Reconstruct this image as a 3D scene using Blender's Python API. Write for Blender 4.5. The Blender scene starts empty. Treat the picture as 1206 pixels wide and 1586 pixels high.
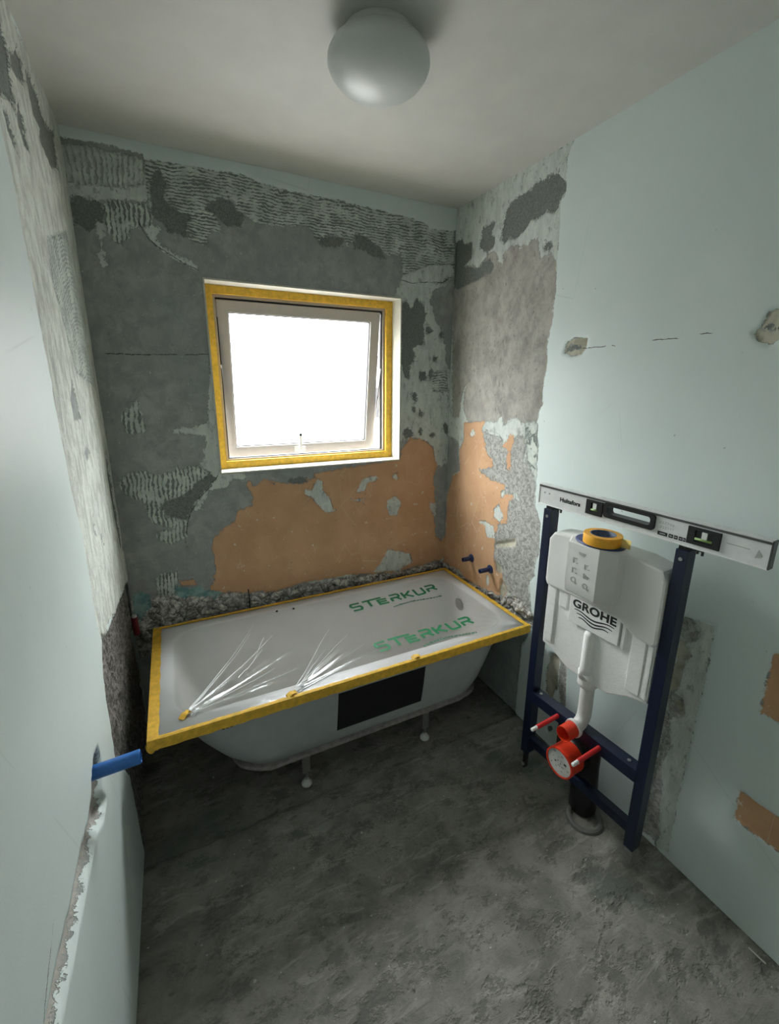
import bpy, bmesh, math, random
import numpy as np
from mathutils import Vector, Matrix
random.seed(4)
np.random.seed(4)
C = bpy.context.scene.collection
PI = math.pi

# ------------------------------------------------------------------ camera
F, YAW, PITCH, ROLL = 678.8992, 0.4621, 0.2505, 0.0082
CAM = np.array([0.2557, -2.1542, 1.6514])
PX, PY = 606.823, 764.81                      # principal point in the 1206 x 1586 frame
_f = np.array([math.sin(YAW)*math.cos(PITCH), math.cos(YAW)*math.cos(PITCH), -math.sin(PITCH)])
_r = np.array([math.cos(YAW), -math.sin(YAW), 0.0])
_u = np.cross(_r, _f)
_c, _s = math.cos(ROLL), math.sin(ROLL)
RM = np.array([_c*_r+_s*_u, -_s*_r+_c*_u, _f])
cd = bpy.data.cameras.new('camera')
cam = bpy.data.objects.new('camera', cd)
C.objects.link(cam)
cd.sensor_fit = 'HORIZONTAL'
cd.sensor_width = 36.0
cd.lens = F/1206*36
cd.shift_x = (603-PX)/1206
cd.shift_y = (PY-793)/1206
cd.clip_start = 0.02
m = Matrix.Identity(4)
for i in range(3):
    m[i][0], m[i][1], m[i][2], m[i][3] = RM[0][i], RM[1][i], -RM[2][i], CAM[i]
cam.matrix_world = m
bpy.context.scene.camera = cam

# ------------------------------------------------------------------ sky, daylight, exposure
SKY, GROUND = 35.5, .10
world = bpy.data.worlds.new('overcast_sky')
bpy.context.scene.world = world
world.use_nodes = True
bg = world.node_tree.nodes['Background']
bg.inputs[0].default_value = (.985, 1.0, 1.02, 1)
bg.inputs[1].default_value = SKY
_wt = world.node_tree
_tc = _wt.nodes.new('ShaderNodeTexCoord'); _sx = _wt.nodes.new('ShaderNodeSeparateXYZ'); _mr = _wt.nodes.new('ShaderNodeMapRange')
_wt.links.new(_tc.outputs['Generated'], _sx.inputs[0]); _wt.links.new(_sx.outputs[2], _mr.inputs[0])
_mr.interpolation_type = 'SMOOTHSTEP'                 # bright overcast sky above, duller ground below
for _i, _v in enumerate((-.05, .42, SKY*GROUND, SKY*1.25)): _mr.inputs[_i+1].default_value = _v
_wt.links.new(_mr.outputs[0], bg.inputs[1])
ld = bpy.data.lights.new('window_portal', 'AREA')
ld.shape = 'RECTANGLE'; ld.size = 1.0; ld.size_y = 0.9
ld.cycles.is_portal = True
portal = bpy.data.objects.new('window_portal', ld)
C.objects.link(portal)
portal.location = (0.9025, 0.262, 1.647)
portal.rotation_euler = (-PI/2, 0, 0)          # faces -y, into the room
vs = bpy.context.scene.view_settings
vs.view_transform = 'Standard'; vs.look = 'None'; vs.gamma = 1.0; vs.use_curve_mapping = False
vs.exposure = 0.0
cy = bpy.context.scene.cycles
cy.max_bounces = 10; cy.diffuse_bounces = 6; cy.adaptive_threshold = .02; cy.transparent_max_bounces = 24
cy.sample_clamp_indirect = 6.0

# ------------------------------------------------------------------ room sizes
W, H, YF = 1.692, 2.52, -2.80
WX0, WX1, WZ0, WZ1 = 0.4348, 1.3704, 1.2293, 2.065
RIM = 0.550
TX0, TX1, TY0, TY1 = 0.0842, 1.655, -0.0837, -0.7993

# ------------------------------------------------------------------ node helpers
class NT:
    def __init__(s, name):
        s.m = bpy.data.materials.new(name); s.m.use_nodes = True
        s.t = s.m.node_tree; s.t.nodes.clear()
        s.out = s.t.nodes.new('ShaderNodeOutputMaterial')
        s.co = s.t.nodes.new('ShaderNodeTexCoord').outputs['Object']
    def n(s, t, **k):
        x = s.t.nodes.new(t)
        for a, b in k.items(): setattr(x, a, b)
        return x
    def put(s, sock, v):
        if hasattr(v, 'is_linked') or isinstance(v, bpy.types.NodeSocket): s.t.links.new(v, sock)
        else: sock.default_value = v
    def mp(s, sc=(1, 1, 1), loc=(0, 0, 0), rot=(0, 0, 0), co=None):
        x = s.n('ShaderNodeMapping'); s.put(x.inputs[0], co or s.co)
        x.inputs['Scale'].default_value = sc; x.inputs['Location'].default_value = loc; x.inputs['Rotation'].default_value = rot
        return x.outputs[0]
    def noise(s, scale, detail=4, rough=.55, co=None, dist=0.0):
        x = s.n('ShaderNodeTexNoise'); s.put(x.inputs['Vector'], co or s.co)
        x.inputs['Scale'].default_value = scale; x.inputs['Detail'].default_value = detail
        x.inputs['Roughness'].default_value = rough; x.inputs['Distortion'].default_value = dist
        return x.outputs['Fac']
    def voro(s, scale, co=None, feature='F1', out='Distance'):
        x = s.n('ShaderNodeTexVoronoi', feature=feature); s.put(x.inputs['Vector'], co or s.co)
        x.inputs['Scale'].default_value = scale
        return x.outputs[out]
    def ma(s, op, a, b=0.0, c=0.0, clamp=False):
        x = s.n('ShaderNodeMath', operation=op, use_clamp=clamp)
        s.put(x.inputs[0], a); s.put(x.inputs[1], b)
        if op in ('MULTIPLY_ADD', 'SMOOTH_MIN'): s.put(x.inputs[2], c)
        return x.outputs[0]
    def rng(s, v, a, b, c=0.0, d=1.0, smooth=True):
        x = s.n('ShaderNodeMapRange', interpolation_type='SMOOTHSTEP' if smooth else 'LINEAR')
        s.put(x.inputs[0], v)
        for i, q in enumerate((a, b, c, d)): x.inputs[i+1].default_value = q
        return x.outputs[0]
    def mix(s, f, a, b, mode='MIX'):
        x = s.n('ShaderNodeMix', data_type='RGBA', blend_type=mode)
        s.put(x.inputs[0], f)
        for i, v in ((6, a), (7, b)):
            if isinstance(v, tuple): v = (*v, 1) if len(v) == 3 else v
            s.put(x.inputs[i], v)
        return x.outputs[2]
    def attr(s, name):
        x = s.n('ShaderNodeAttribute'); x.attribute_name = name
        return x.outputs['Fac']
    def bump(s, h, dist=.002, strength=1.0):
        x = s.n('ShaderNodeBump'); x.inputs['Distance'].default_value = dist; x.inputs['Strength'].default_value = strength
        s.put(x.inputs['Height'], h)
        return x.outputs[0]
    def bsdf(s, col, rough=.5, normal=None, metal=0.0, **k):
        x = s.n('ShaderNodeBsdfPrincipled')
        if isinstance(col, tuple): col = (*col, 1)
        s.put(x.inputs['Base Color'], col); s.put(x.inputs['Roughness'], rough); s.put(x.inputs['Metallic'], metal)
        if normal is not None: s.put(x.inputs['Normal'], normal)
        for a, b in k.items(): s.put(x.inputs[a.replace('_', ' ')], b)
        s.t.links.new(x.outputs[0], s.out.inputs[0])
        return x

def mat(name, col, rough=.5, var=.08, scale=20, bump=.0004, metal=0.0, bscale=None, **k):
    t = NT(name)
    nz = t.noise(scale, 5)
    dk = tuple(max(0, c*(1-var)) for c in col); lt = tuple(min(1, c*(1+var)) for c in col)
    c = t.mix(t.rng(nz, .3, .7), dk, lt)
    nm = t.bump(t.noise(bscale or scale*4, 4), bump) if bump else None
    t.bsdf(c, rough, nm, metal, **k)
    return t.m

# ------------------------------------------------------------------ wall material, driven by patch outlines
def wall_material(sig, base):
    """the wall's surface for one area: only the layers whose outline reaches that area are built"""
    t = NT('stripped_wall')
    edge = t.ma('ADD', t.ma('MULTIPLY', t.ma('SUBTRACT', t.noise(34, 5, .78), .455), .075),
                t.ma('MULTIPLY', t.ma('SUBTRACT', t.noise(210, 1, .5), .5), .012)) if sig else 0.0
    L = {}
    def lz(k, fn):
        if k not in L: L[k] = fn()
        return L[k]
    mid = lambda: lz('mid', lambda: t.noise(14, 4, .66, dist=.4))
    fine = lambda: lz('fine', lambda: t.noise(160, 2, .7))
    streak = lambda: lz('streak', lambda: t.noise(9, 5, .76, co=t.mp((3.2, 3.2, 1.0)), dist=.4))
    def al(name, amp=1.0, soft=.0012):
        return t.rng(t.ma('ADD', t.attr(name), t.ma('MULTIPLY', edge, amp)), -soft, soft)
    def over(name, col, c, amp=1.0):
        """lay colour c over col where class `name` is; a fully covered area has no mask"""
        if name == base: return c, 1.0
        a = al(name, amp)
        return t.mix(a, col, c), a
    col = (.3, .3, .3)
    smooth_only = base in ('paint', 'orange') and not (sig-{'crack'})
    h = 0.0
    if not smooth_only: h = t.ma('ADD', t.ma('MULTIPLY', mid(), .5), t.ma('MULTIPLY', fine(), .35))
    if base is None:
        conc = t.mix(t.rng(mid(), .3, .7), (.24, .262, .255), (.375, .395, .38))
        conc = t.mix(t.rng(t.noise(3.2, 3, .6), .4, .62, 0, .6), conc, (.26, .28, .275))
        conc = t.mix(t.rng(streak(), .45, .75, 0, .35), conc, (.42, .425, .395))
        conc = t.mix(t.rng(t.noise(50, 2, .7), .62, .75, 0, .45), conc, (.14, .15, .145))
        conc = t.mix(t.rng(t.noise(70, 1, .5, co=t.mp(loc=(7, 3, 1))), .70, .76, 0, .7), conc, (.50, .51, .47))
        col = conc
    if 'pit' in sig or base == 'pit':
        col, a = over('pit', col, t.mix(t.rng(fine(), .3, .7), (.125, .14, .135), (.215, .23, .215)))
    if 'sandy' in sig or base == 'sandy':
        c = t.mix(t.rng(t.noise(10, 6, .78, co=t.mp((1.5, 1.5, 1.0)), dist=.3), .30, .70), (.225, .218, .195), (.44, .425, .385))
        c = t.mix(t.rng(t.noise(3, 3, .6, co=t.mp(loc=(2, 1, 4))), .35, .65, .0, .35), c, (.48, .465, .42))
        c = t.mix(t.rng(t.noise(60, 2, .7, co=t.mp((1, 1, .5))), .60, .7, 0, .55), c, (.14, .135, .12))
        col, a = over('sandy', col, c)
    if 'rough' in sig or base == 'rough':
        n = t.noise(52, 4, .8, dist=1.0)
        col, a = over('rough', col, t.mix(t.rng(n, .34, .64), (.20, .20, .185), (.47, .475, .44)))
        h = t.ma('ADD', h, t.ma('MULTIPLY', a, t.ma('MULTIPLY', n, 1.2)))
    if 'rub' in sig or base == 'rub':
        vb = t.voro(24, feature='DISTANCE_TO_EDGE', co=t.mp((1, 1, 1.4), loc=(.3, .1, 0)))
        rb = t.mix(t.rng(t.noise(30, 5, .75), .42, .60), (.25, .24, .22), (.64, .63, .585))
        rb = t.mix(t.ma('MULTIPLY', t.rng(vb, .0, .07, .75, 0), t.rng(t.noise(12, 3), .4, .55)), rb, (.03, .03, .027))
        rb = t.mix(t.rng(t.noise(120, 1, .5), .6, .72, 0, .8), rb, (.62, .60, .56))
        col, a = over('rub', col, rb)
        h = t.ma('ADD', h, t.ma('MULTIPLY', a, t.ma('MULTIPLY', t.rng(vb, 0, .25), 2.0)))
    if 'masonry' in sig or base == 'masonry':
        n = t.noise(60, 4, .85)
        col, a = over('masonry', col, t.mix(t.rng(n, .40, .62), (.08, .076, .068), (.30, .285, .26)))
        h = t.ma('ADD', h, t.ma('MULTIPLY', a, t.ma('MULTIPLY', n, 3.0)))
    if 'sand' in sig or base == 'sand':
        col, a = over('sand', col, t.mix(t.rng(mid(), .35, .65), (.34, .33, .25), (.54, .52, .42)))
    if 'lite' in sig or base == 'lite':
        lc = t.mix(t.rng(streak(), .3, .7), (.46, .51, .475), (.62, .665, .615))
        lsp = t.noise(26, 4, .8, co=t.mp((1, 1, .55)))
        lc = t.mix(t.rng(lsp, .54, .66, 0, .8), lc, (.27, .295, .275))
        lc = t.mix(t.rng(lsp, .30, .42, .6, 0), lc, (.74, .77, .72))
        col, a = over('lite', col, lc)
        h = t.ma('ADD', h, t.ma('MULTIPLY', a, 1.1))
    if 'scored' in sig or base == 'scored':
        n = t.noise(26, 4, .82, co=t.mp((1, 1, .38)), dist=.3)
        c = t.mix(t.rng(n, .36, .62), (.42, .44, .40), (.66, .69, .63))
        c = t.mix(t.rng(t.noise(11, 4, .7, co=t.mp((1, 1, .3), loc=(0, 2, 5))), .60, .72, 0, .7), c, (.24, .25, .23))
        col, a = over('scored', col, c)
        h = t.ma('ADD', h, t.ma('MULTIPLY', a, t.ma('MULTIPLY', n, 2.2)))
    for nm, ax, per in (('comb', 2, .0125), ('combv', 0, .0175), ('combw', 2, .013), ('combs', 0, .019)):
        if nm not in sig and base != nm: continue
        sx = lz('xyz', lambda: t.n('ShaderNodeSeparateXYZ')); t.put(sx.inputs[0], t.co)
        wob = lz('wob', lambda: t.ma('MULTIPLY', t.ma('SUBTRACT', t.noise(6, 2), .5), .05))
        wob2 = lz('wob2', lambda: t.ma('MULTIPLY', t.ma('SUBTRACT', t.noise(70, 1), .5), .012))
        thr = lz('thr', lambda: t.ma('MULTIPLY', t.ma('SUBTRACT', t.noise(16, 4, .75), .5), 8.0))
        s_ = sx.outputs[ax]
        if nm == 'combw':
            s_ = t.ma('ADD', s_, t.ma('MULTIPLY', t.ma('POWER', t.ma('ABSOLUTE', t.ma('ADD', sx.outputs[1], .25)), 2.0), 1.4))
        w = t.ma('SINE', t.ma('MULTIPLY', t.ma('ADD', t.ma('ADD', s_, wob), wob2), 2*PI/per))
        soft = nm[-1] in 'ws'
        rid = t.rng(t.ma('ADD', w, thr), -1.7 if soft else -1.1, .05)
        cc = t.mix(rid, (.36, .39, .36) if soft else (.20, .22, .21), t.mix(t.rng(mid(), .3, .7), (.42, .48, .44), (.60, .65, .59)))
        col, a = over(nm, col, cc)
        h = t.ma('ADD', h, t.ma('MULTIPLY', a, t.ma('MULTIPLY', rid, 1.6)))
    og = 0.0; pa = 0.0
    if 'orange' in sig or base == 'orange':
        oc = t.mix(t.rng(t.noise(7, 3), .3, .7), (.51, .30, .165), (.585, .36, .205))
        scr = t.voro(13, feature='DISTANCE_TO_EDGE', co=t.mp((1.0, 1.0, .5), rot=(0.5, .4, .9)))
        sm = t.ma('MULTIPLY', t.rng(scr, .0, .014, 1, 0), t.rng(t.noise(5, 2), .48, .62))
        oc = t.mix(t.ma('MULTIPLY', sm, .5), oc, (.70, .62, .50))
        sp = t.noise(33, 2, .6)
        oc = t.mix(t.rng(sp, .67, .72, 0, .8), oc, (.66, .60, .48))
        oc = t.mix(t.rng(sp, .27, .33, .5, 0), oc, (.30, .20, .12))
        col, og = over('orange', col, oc, .8)
    if 'teal' in sig or base == 'teal':
        col, a = over('teal', col, t.mix(t.rng(mid(), .4, .6), (.13, .27, .27), (.28, .43, .42)))
    if 'paint' in sig or base == 'paint':
        pc = t.mix(t.rng(t.noise(1.6, 4, .6), .35, .7), (.61, .70, .685), (.665, .745, .73))
        hair = t.voro(2.1, feature='DISTANCE_TO_EDGE', co=t.mp((1, 1, .45), rot=(.1, 0, 0)))
        hm = t.ma('MULTIPLY', t.rng(hair, 0, .004, 1, 0), t.rng(t.noise(2.6, 1), .5, .6))
        pc = t.mix(t.ma('MULTIPLY', hm, .28), pc, (.36, .44, .42))
        pc = t.mix(t.rng(t.noise(48, 1, .4), .795, .82, 0, .55), pc, (.25, .31, .29))
        col, pa = over('paint', col, pc, .45)
    if smooth_only: h2 = t.ma('MULTIPLY', t.noise(230, 1), .06)
    else:
        mx = t.ma('MAXIMUM', pa, og)
        h2 = t.ma('MULTIPLY', h, t.ma('SUBTRACT', 1.0, t.ma('MULTIPLY', mx, .9)))
        h2 = t.ma('ADD', h2, t.ma('MULTIPLY', mx, 1.2))
    if 'crack' in sig:
        ck = t.ma('MULTIPLY', t.rng(t.ma('ABSOLUTE', t.ma('ADD', t.attr('crack_side'), t.ma('MULTIPLY', edge, .25))), .0007, .0021, 1, 0), t.rng(t.attr('crack'), -.001, .004))
        ck = t.ma('MULTIPLY', ck, t.rng(t.noise(20, 2), .36, .48))
        col = t.mix(ck, col, (.035, .037, .035))
    rgh = t.ma('SUBTRACT', .88, t.ma('MULTIPLY', pa, .40))
    t.bsdf(col, rgh, t.bump(h2, .0030, 1.0))
    return t.m

CLS = ['pit', 'sandy', 'rough', 'rub', 'masonry', 'sand', 'lite', 'scored', 'comb', 'combv', 'combw', 'combs', 'orange', 'teal', 'paint', 'crack']
HGT = dict(pit=-.004, sandy=0, rough=.003, rub=.0, masonry=-.012, sand=-.006, lite=.002, scored=.003, comb=.003, combv=.003,
           combw=.004, combs=.003, orange=.003, teal=0, paint=.006, crack=0)
# windows of the photograph in which the patch outlines were read: origin and magnification
CR = dict(P=(0, 0, 1), A=(80, 160, 3.769), B=(400, 240, 3.769), R1=(690, 230, 6.03), R2=(690, 430, 6.03), R3=(680, 640, 4.667),
          B4=(160, 620, 4.638), B5=(600, 430, 5.283), L0=(0, 0, 5.025), L6=(0, 200, 3.777), L7=(20, 580, 3.686), B8=(380, 690, 3.547),
          RR=(840, 480, 3.295), Q=(980, 900, 2.642), G=(740, 980, 6.1))

def backproj(px, axis, val):
    d = RM.T @ np.array([(px[0]-PX)/F, (PY-px[1])/F, 1.0])
    return CAM + d*((val-CAM[axis])/d[axis])

def outline(items, axis, val, ab):
    """pixels of an outline -> metres in the wall's own plane"""
    o = []
    crop = 'P'
    for it in items:
        if isinstance(it, str): crop = it; continue
        ox, oy, s = CR[crop]
        p = backproj((ox+it[0]/s, oy+it[1]/s), axis, val)
        o.append((p[ab], p[2]))
    return np.array(o)

def ell(crop, cx, cyy, rx, ry):
    return [crop]+[(cx+rx*math.cos(a)*(1+.15*math.sin(3*a+cx)), cyy+ry*math.sin(a)*(1+.15*math.cos(2*a+cyy))) for a in np.linspace(0, 2*PI, 12, endpoint=False)]

def sdf(poly, X, Z, closed=True):
    """signed distance to a polygon, positive inside; for an open line minus the distance"""
    n = len(poly); best = np.full(X.shape, 1e9); ins = np.zeros(X.shape, bool)
    for i in range(n if closed else n-1):
        ax, az = poly[i]; bx, bz = poly[(i+1) % n]
        dx, dz = bx-ax, bz-az
        l2 = dx*dx+dz*dz+1e-12
        tt = np.clip(((X-ax)*dx+(Z-az)*dz)/l2, 0, 1)
        best = np.minimum(best, (X-ax-tt*dx)**2+(Z-az-tt*dz)**2)
        if closed:
            c = (az > Z) != (bz > Z)
            with np.errstate(divide='ignore', invalid='ignore'):
                xi = ax+(Z-az)*dx/(dz if dz != 0 else 1e-12)
            ins ^= c & (X < xi)
    d = np.sqrt(best)
    return np.where(ins, d, -d) if closed else -d

def vnoise(X, Y, sc, seed=0):
    x, y = X*sc, Y*sc
    xi, yi = np.floor(x).astype(int), np.floor(y).astype(int)
    fx, fy = x-xi, y-yi
    fx, fy = fx*fx*(3-2*fx), fy*fy*(3-2*fy)
    def hsh(a, b):
        v = np.sin(a*127.1+b*311.7+seed*74.7)*43758.5453
        return v-np.floor(v)
    return (hsh(xi, yi)*(1-fx)+hsh(xi+1, yi)*fx)*(1-fy)+(hsh(xi, yi+1)*(1-fx)+hsh(xi+1, yi+1)*fx)*fy

def grid_wall(name, axis, val, nsign, a0, a1, patches, base, hole=None, step=.008, extra=()):
    """a wall face as a fine grid: outlines give each surface its field and its real relief"""
    ab = 1-axis
    def lin(lo, hi, cuts):
        pts = sorted({lo, hi, *[c for c in cuts if lo < c < hi]})
        out = []
        for p, q in zip(pts, pts[1:]):
            k = max(1, int(round((q-p)/step)))
            out += list(np.linspace(p, q, k, endpoint=False))
        return np.array(out+[hi])
    av = lin(a0, a1, hole[:2] if hole else ())
    zv = lin(0.0, H, hole[2:] if hole else ())
    Xg, Zg = np.meshgrid(av, zv)
    fld = {c: np.full(Xg.shape, -.1) for c in CLS}
    if base: fld[base][:] = .1
    dep = np.zeros(Xg.shape); cside = np.full(Xg.shape, .1)
    for p in patches:
        cl, items = p[0], p[1]
        poly = outline(items, axis, val, ab)
        if cl == 'crack':
            un = -sdf(poly, Xg, Zg, False); bst = np.full(Xg.shape, 1e9); sd_ = np.zeros(Xg.shape)
            for (ax, az), (bx, bz) in zip(poly, poly[1:]):
                l_ = math.hypot(bx-ax, bz-az); tt = np.clip(((Xg-ax)*(bx-ax)+(Zg-az)*(bz-az))/l_**2, 0, 1)
                dd_ = np.hypot(Xg-ax-tt*(bx-ax), Zg-az-tt*(bz-az)); side = np.where(((Xg-ax)*(bz-az)-(Zg-az)*(bx-ax)) < 0, -1.0, 1.0)
                k_ = dd_ < bst-1e-9; bst = np.where(k_, dd_, bst); sd_ = np.where(k_, side*dd_, sd_)
            near = .010-un > fld['crack']
            cside = np.where(near, sd_, cside); fld['crack'] = np.maximum(fld['crack'], .010-un); continue
        d = np.clip(sdf(poly, Xg, Zg), -.1, .1)
        for c in CLS:
            if c != cl and c != 'crack': fld[c] = np.minimum(fld[c], -d)
        if cl in fld: fld[cl] = np.maximum(fld[cl], d)
        if len(p) > 2: dep += p[2]*np.clip((d+.004)/.012, 0, 1)
    hgt = dep.copy()
    for c, v in HGT.items():
        if v: hgt += v*np.clip((fld[c]+.004)/.008, 0, 1)
    rb = np.clip((fld['rub']+.004)/.02, 0, 1)
    n1 = vnoise(Xg, Zg, 26, 1)*.6+vnoise(Xg, Zg, 60, 2)*.4
    hgt += rb*(n1-.35)*.045
    ms = np.clip((fld['masonry']+.004)/.02, 0, 1)
    hgt += ms*(n1-.5)*.020
    hgt += (vnoise(Xg, Zg, 5, 3)-.5)*.003*(fld['paint'] < 0)
    for v in (a0, a1):                                           # keep the corners closed
        pass
    nz, na = Xg.shape
    co = np.zeros((nz*na, 3))
    co[:, ab] = Xg.ravel(); co[:, 2] = Zg.ravel(); co[:, axis] = val+nsign*hgt.ravel()
    idx = np.arange(nz*na).reshape(nz, na)
    q = np.stack([idx[:-1, :-1], idx[:-1, 1:], idx[1:, 1:], idx[1:, :-1]], -1).reshape(-1, 4)
    if hole:
        ca = ((Xg[:-1, :-1]+Xg[:-1, 1:])/2).ravel(); cz = ((Zg[:-1, :-1]+Zg[1:, :-1])/2).ravel()
        q = q[~((ca > hole[0]) & (ca < hole[1]) & (cz > hole[2]) & (cz < hole[3]))]
    # grid normal for (a, z) order: y-walls face -y, x-walls face +x
    natural = -1 if axis == 1 else 1
    if natural != nsign: q = q[:, ::-1]
    # a solid back so the wall has thickness
    me = bpy.data.meshes.new(name)
    T = .16 if axis == 1 else .10
    def box(lo_a, hi_a, lo_z, hi_z):
        b = len(vv)
        for aa in (lo_a, hi_a):
            for dd in (-.05, -T):
                for zz in (lo_z, hi_z):
                    v = [0, 0, zz]; v[ab] = aa; v[axis] = val+nsign*dd; vv.append(v)
        for f in ((0, 1, 3, 2), (4, 6, 7, 5), (0, 4, 5, 1), (2, 3, 7, 6), (0, 2, 6, 4), (1, 5, 7, 3)):
            ff.append([b+k for k in f])
    vv, ff = [], []
    e = .12
    if hole:
        box(a0-e, hole[0], -.05, H+e); box(hole[1], a1+e, -.05, H+e)
        box(hole[0], hole[1], -.05, hole[2]); box(hole[0], hole[1], hole[3], H+e)
    else:
        box(a0-e, a1+e, -.05, H+e)
    nv = len(co)
    allv = np.vstack([co, np.array(vv)])
    allf = np.vstack([q, np.array(ff)+nv])
    me.vertices.add(len(allv)); me.vertices.foreach_set('co', allv.ravel())
    me.loops.add(allf.size); me.loops.foreach_set('vertex_index', allf.ravel())
    me.polygons.add(len(allf)); me.polygons.foreach_set('loop_start', np.arange(len(allf))*4)
    me.update(calc_edges=True)
    sm = np.zeros(len(allf), bool); sm[:len(q)] = True
    me.polygons.foreach_set('use_smooth', sm)
    for c in CLS:
        a = me.attributes.new(c, 'FLOAT', 'POINT')
        arr = np.full(len(allv), .1 if c == 'paint' else -.1); arr[:nv] = fld[c].ravel()
        a.data.foreach_set('value', arr)
    a = me.attributes.new('crack_side', 'FLOAT', 'POINT'); arr = np.full(len(allv), .1); arr[:nv] = cside.ravel(); a.data.foreach_set('value', arr)
    # which layers reach each face, and which one covers it whole
    order = [c for c in CLS if c != 'crack']
    fq = {c: fld[c].ravel()[q] for c in CLS}
    code = np.zeros(len(q), np.int64); bs = np.full(len(q), -1)
    for k, c in enumerate(order): bs = np.where(fq[c].min(1) > .042, k, bs)
    for k, c in enumerate(order): code += ((fq[c].max(1) > -.042) & (k > bs)).astype(np.int64) << k
    code += (fq['crack'].max(1) > -.012).astype(np.int64) << len(order)
    key = code*32+(bs+1)
    uk, inv = np.unique(key, return_inverse=True)
    for kk in uk:
        b_ = int(kk % 32)-1; cc = int(kk//32)
        sig = frozenset([c for k, c in enumerate(order) if cc >> k & 1]+(['crack'] if cc >> len(order) & 1 else []))
        bn = order[b_] if b_ >= 0 else None
        if (sig, bn) not in _WM: _WM[(sig, bn)] = wall_material(sig, bn)
        me.materials.append(_WM[(sig, bn)])
    if (frozenset(), 'paint') not in _WM: _WM[(frozenset(), 'paint')] = wall_material(frozenset(), 'paint')
    me.materials.append(_WM[(frozenset(), 'paint')])
    mi = np.full(len(allf), len(uk), np.int32); mi[:len(q)] = inv.ravel()
    me.polygons.foreach_set('material_index', mi)
    print(name, 'materials', len(uk))
    o = bpy.data.objects.new(name, me); C.objects.link(o); o['kind'] = 'structure'
    return o

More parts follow.
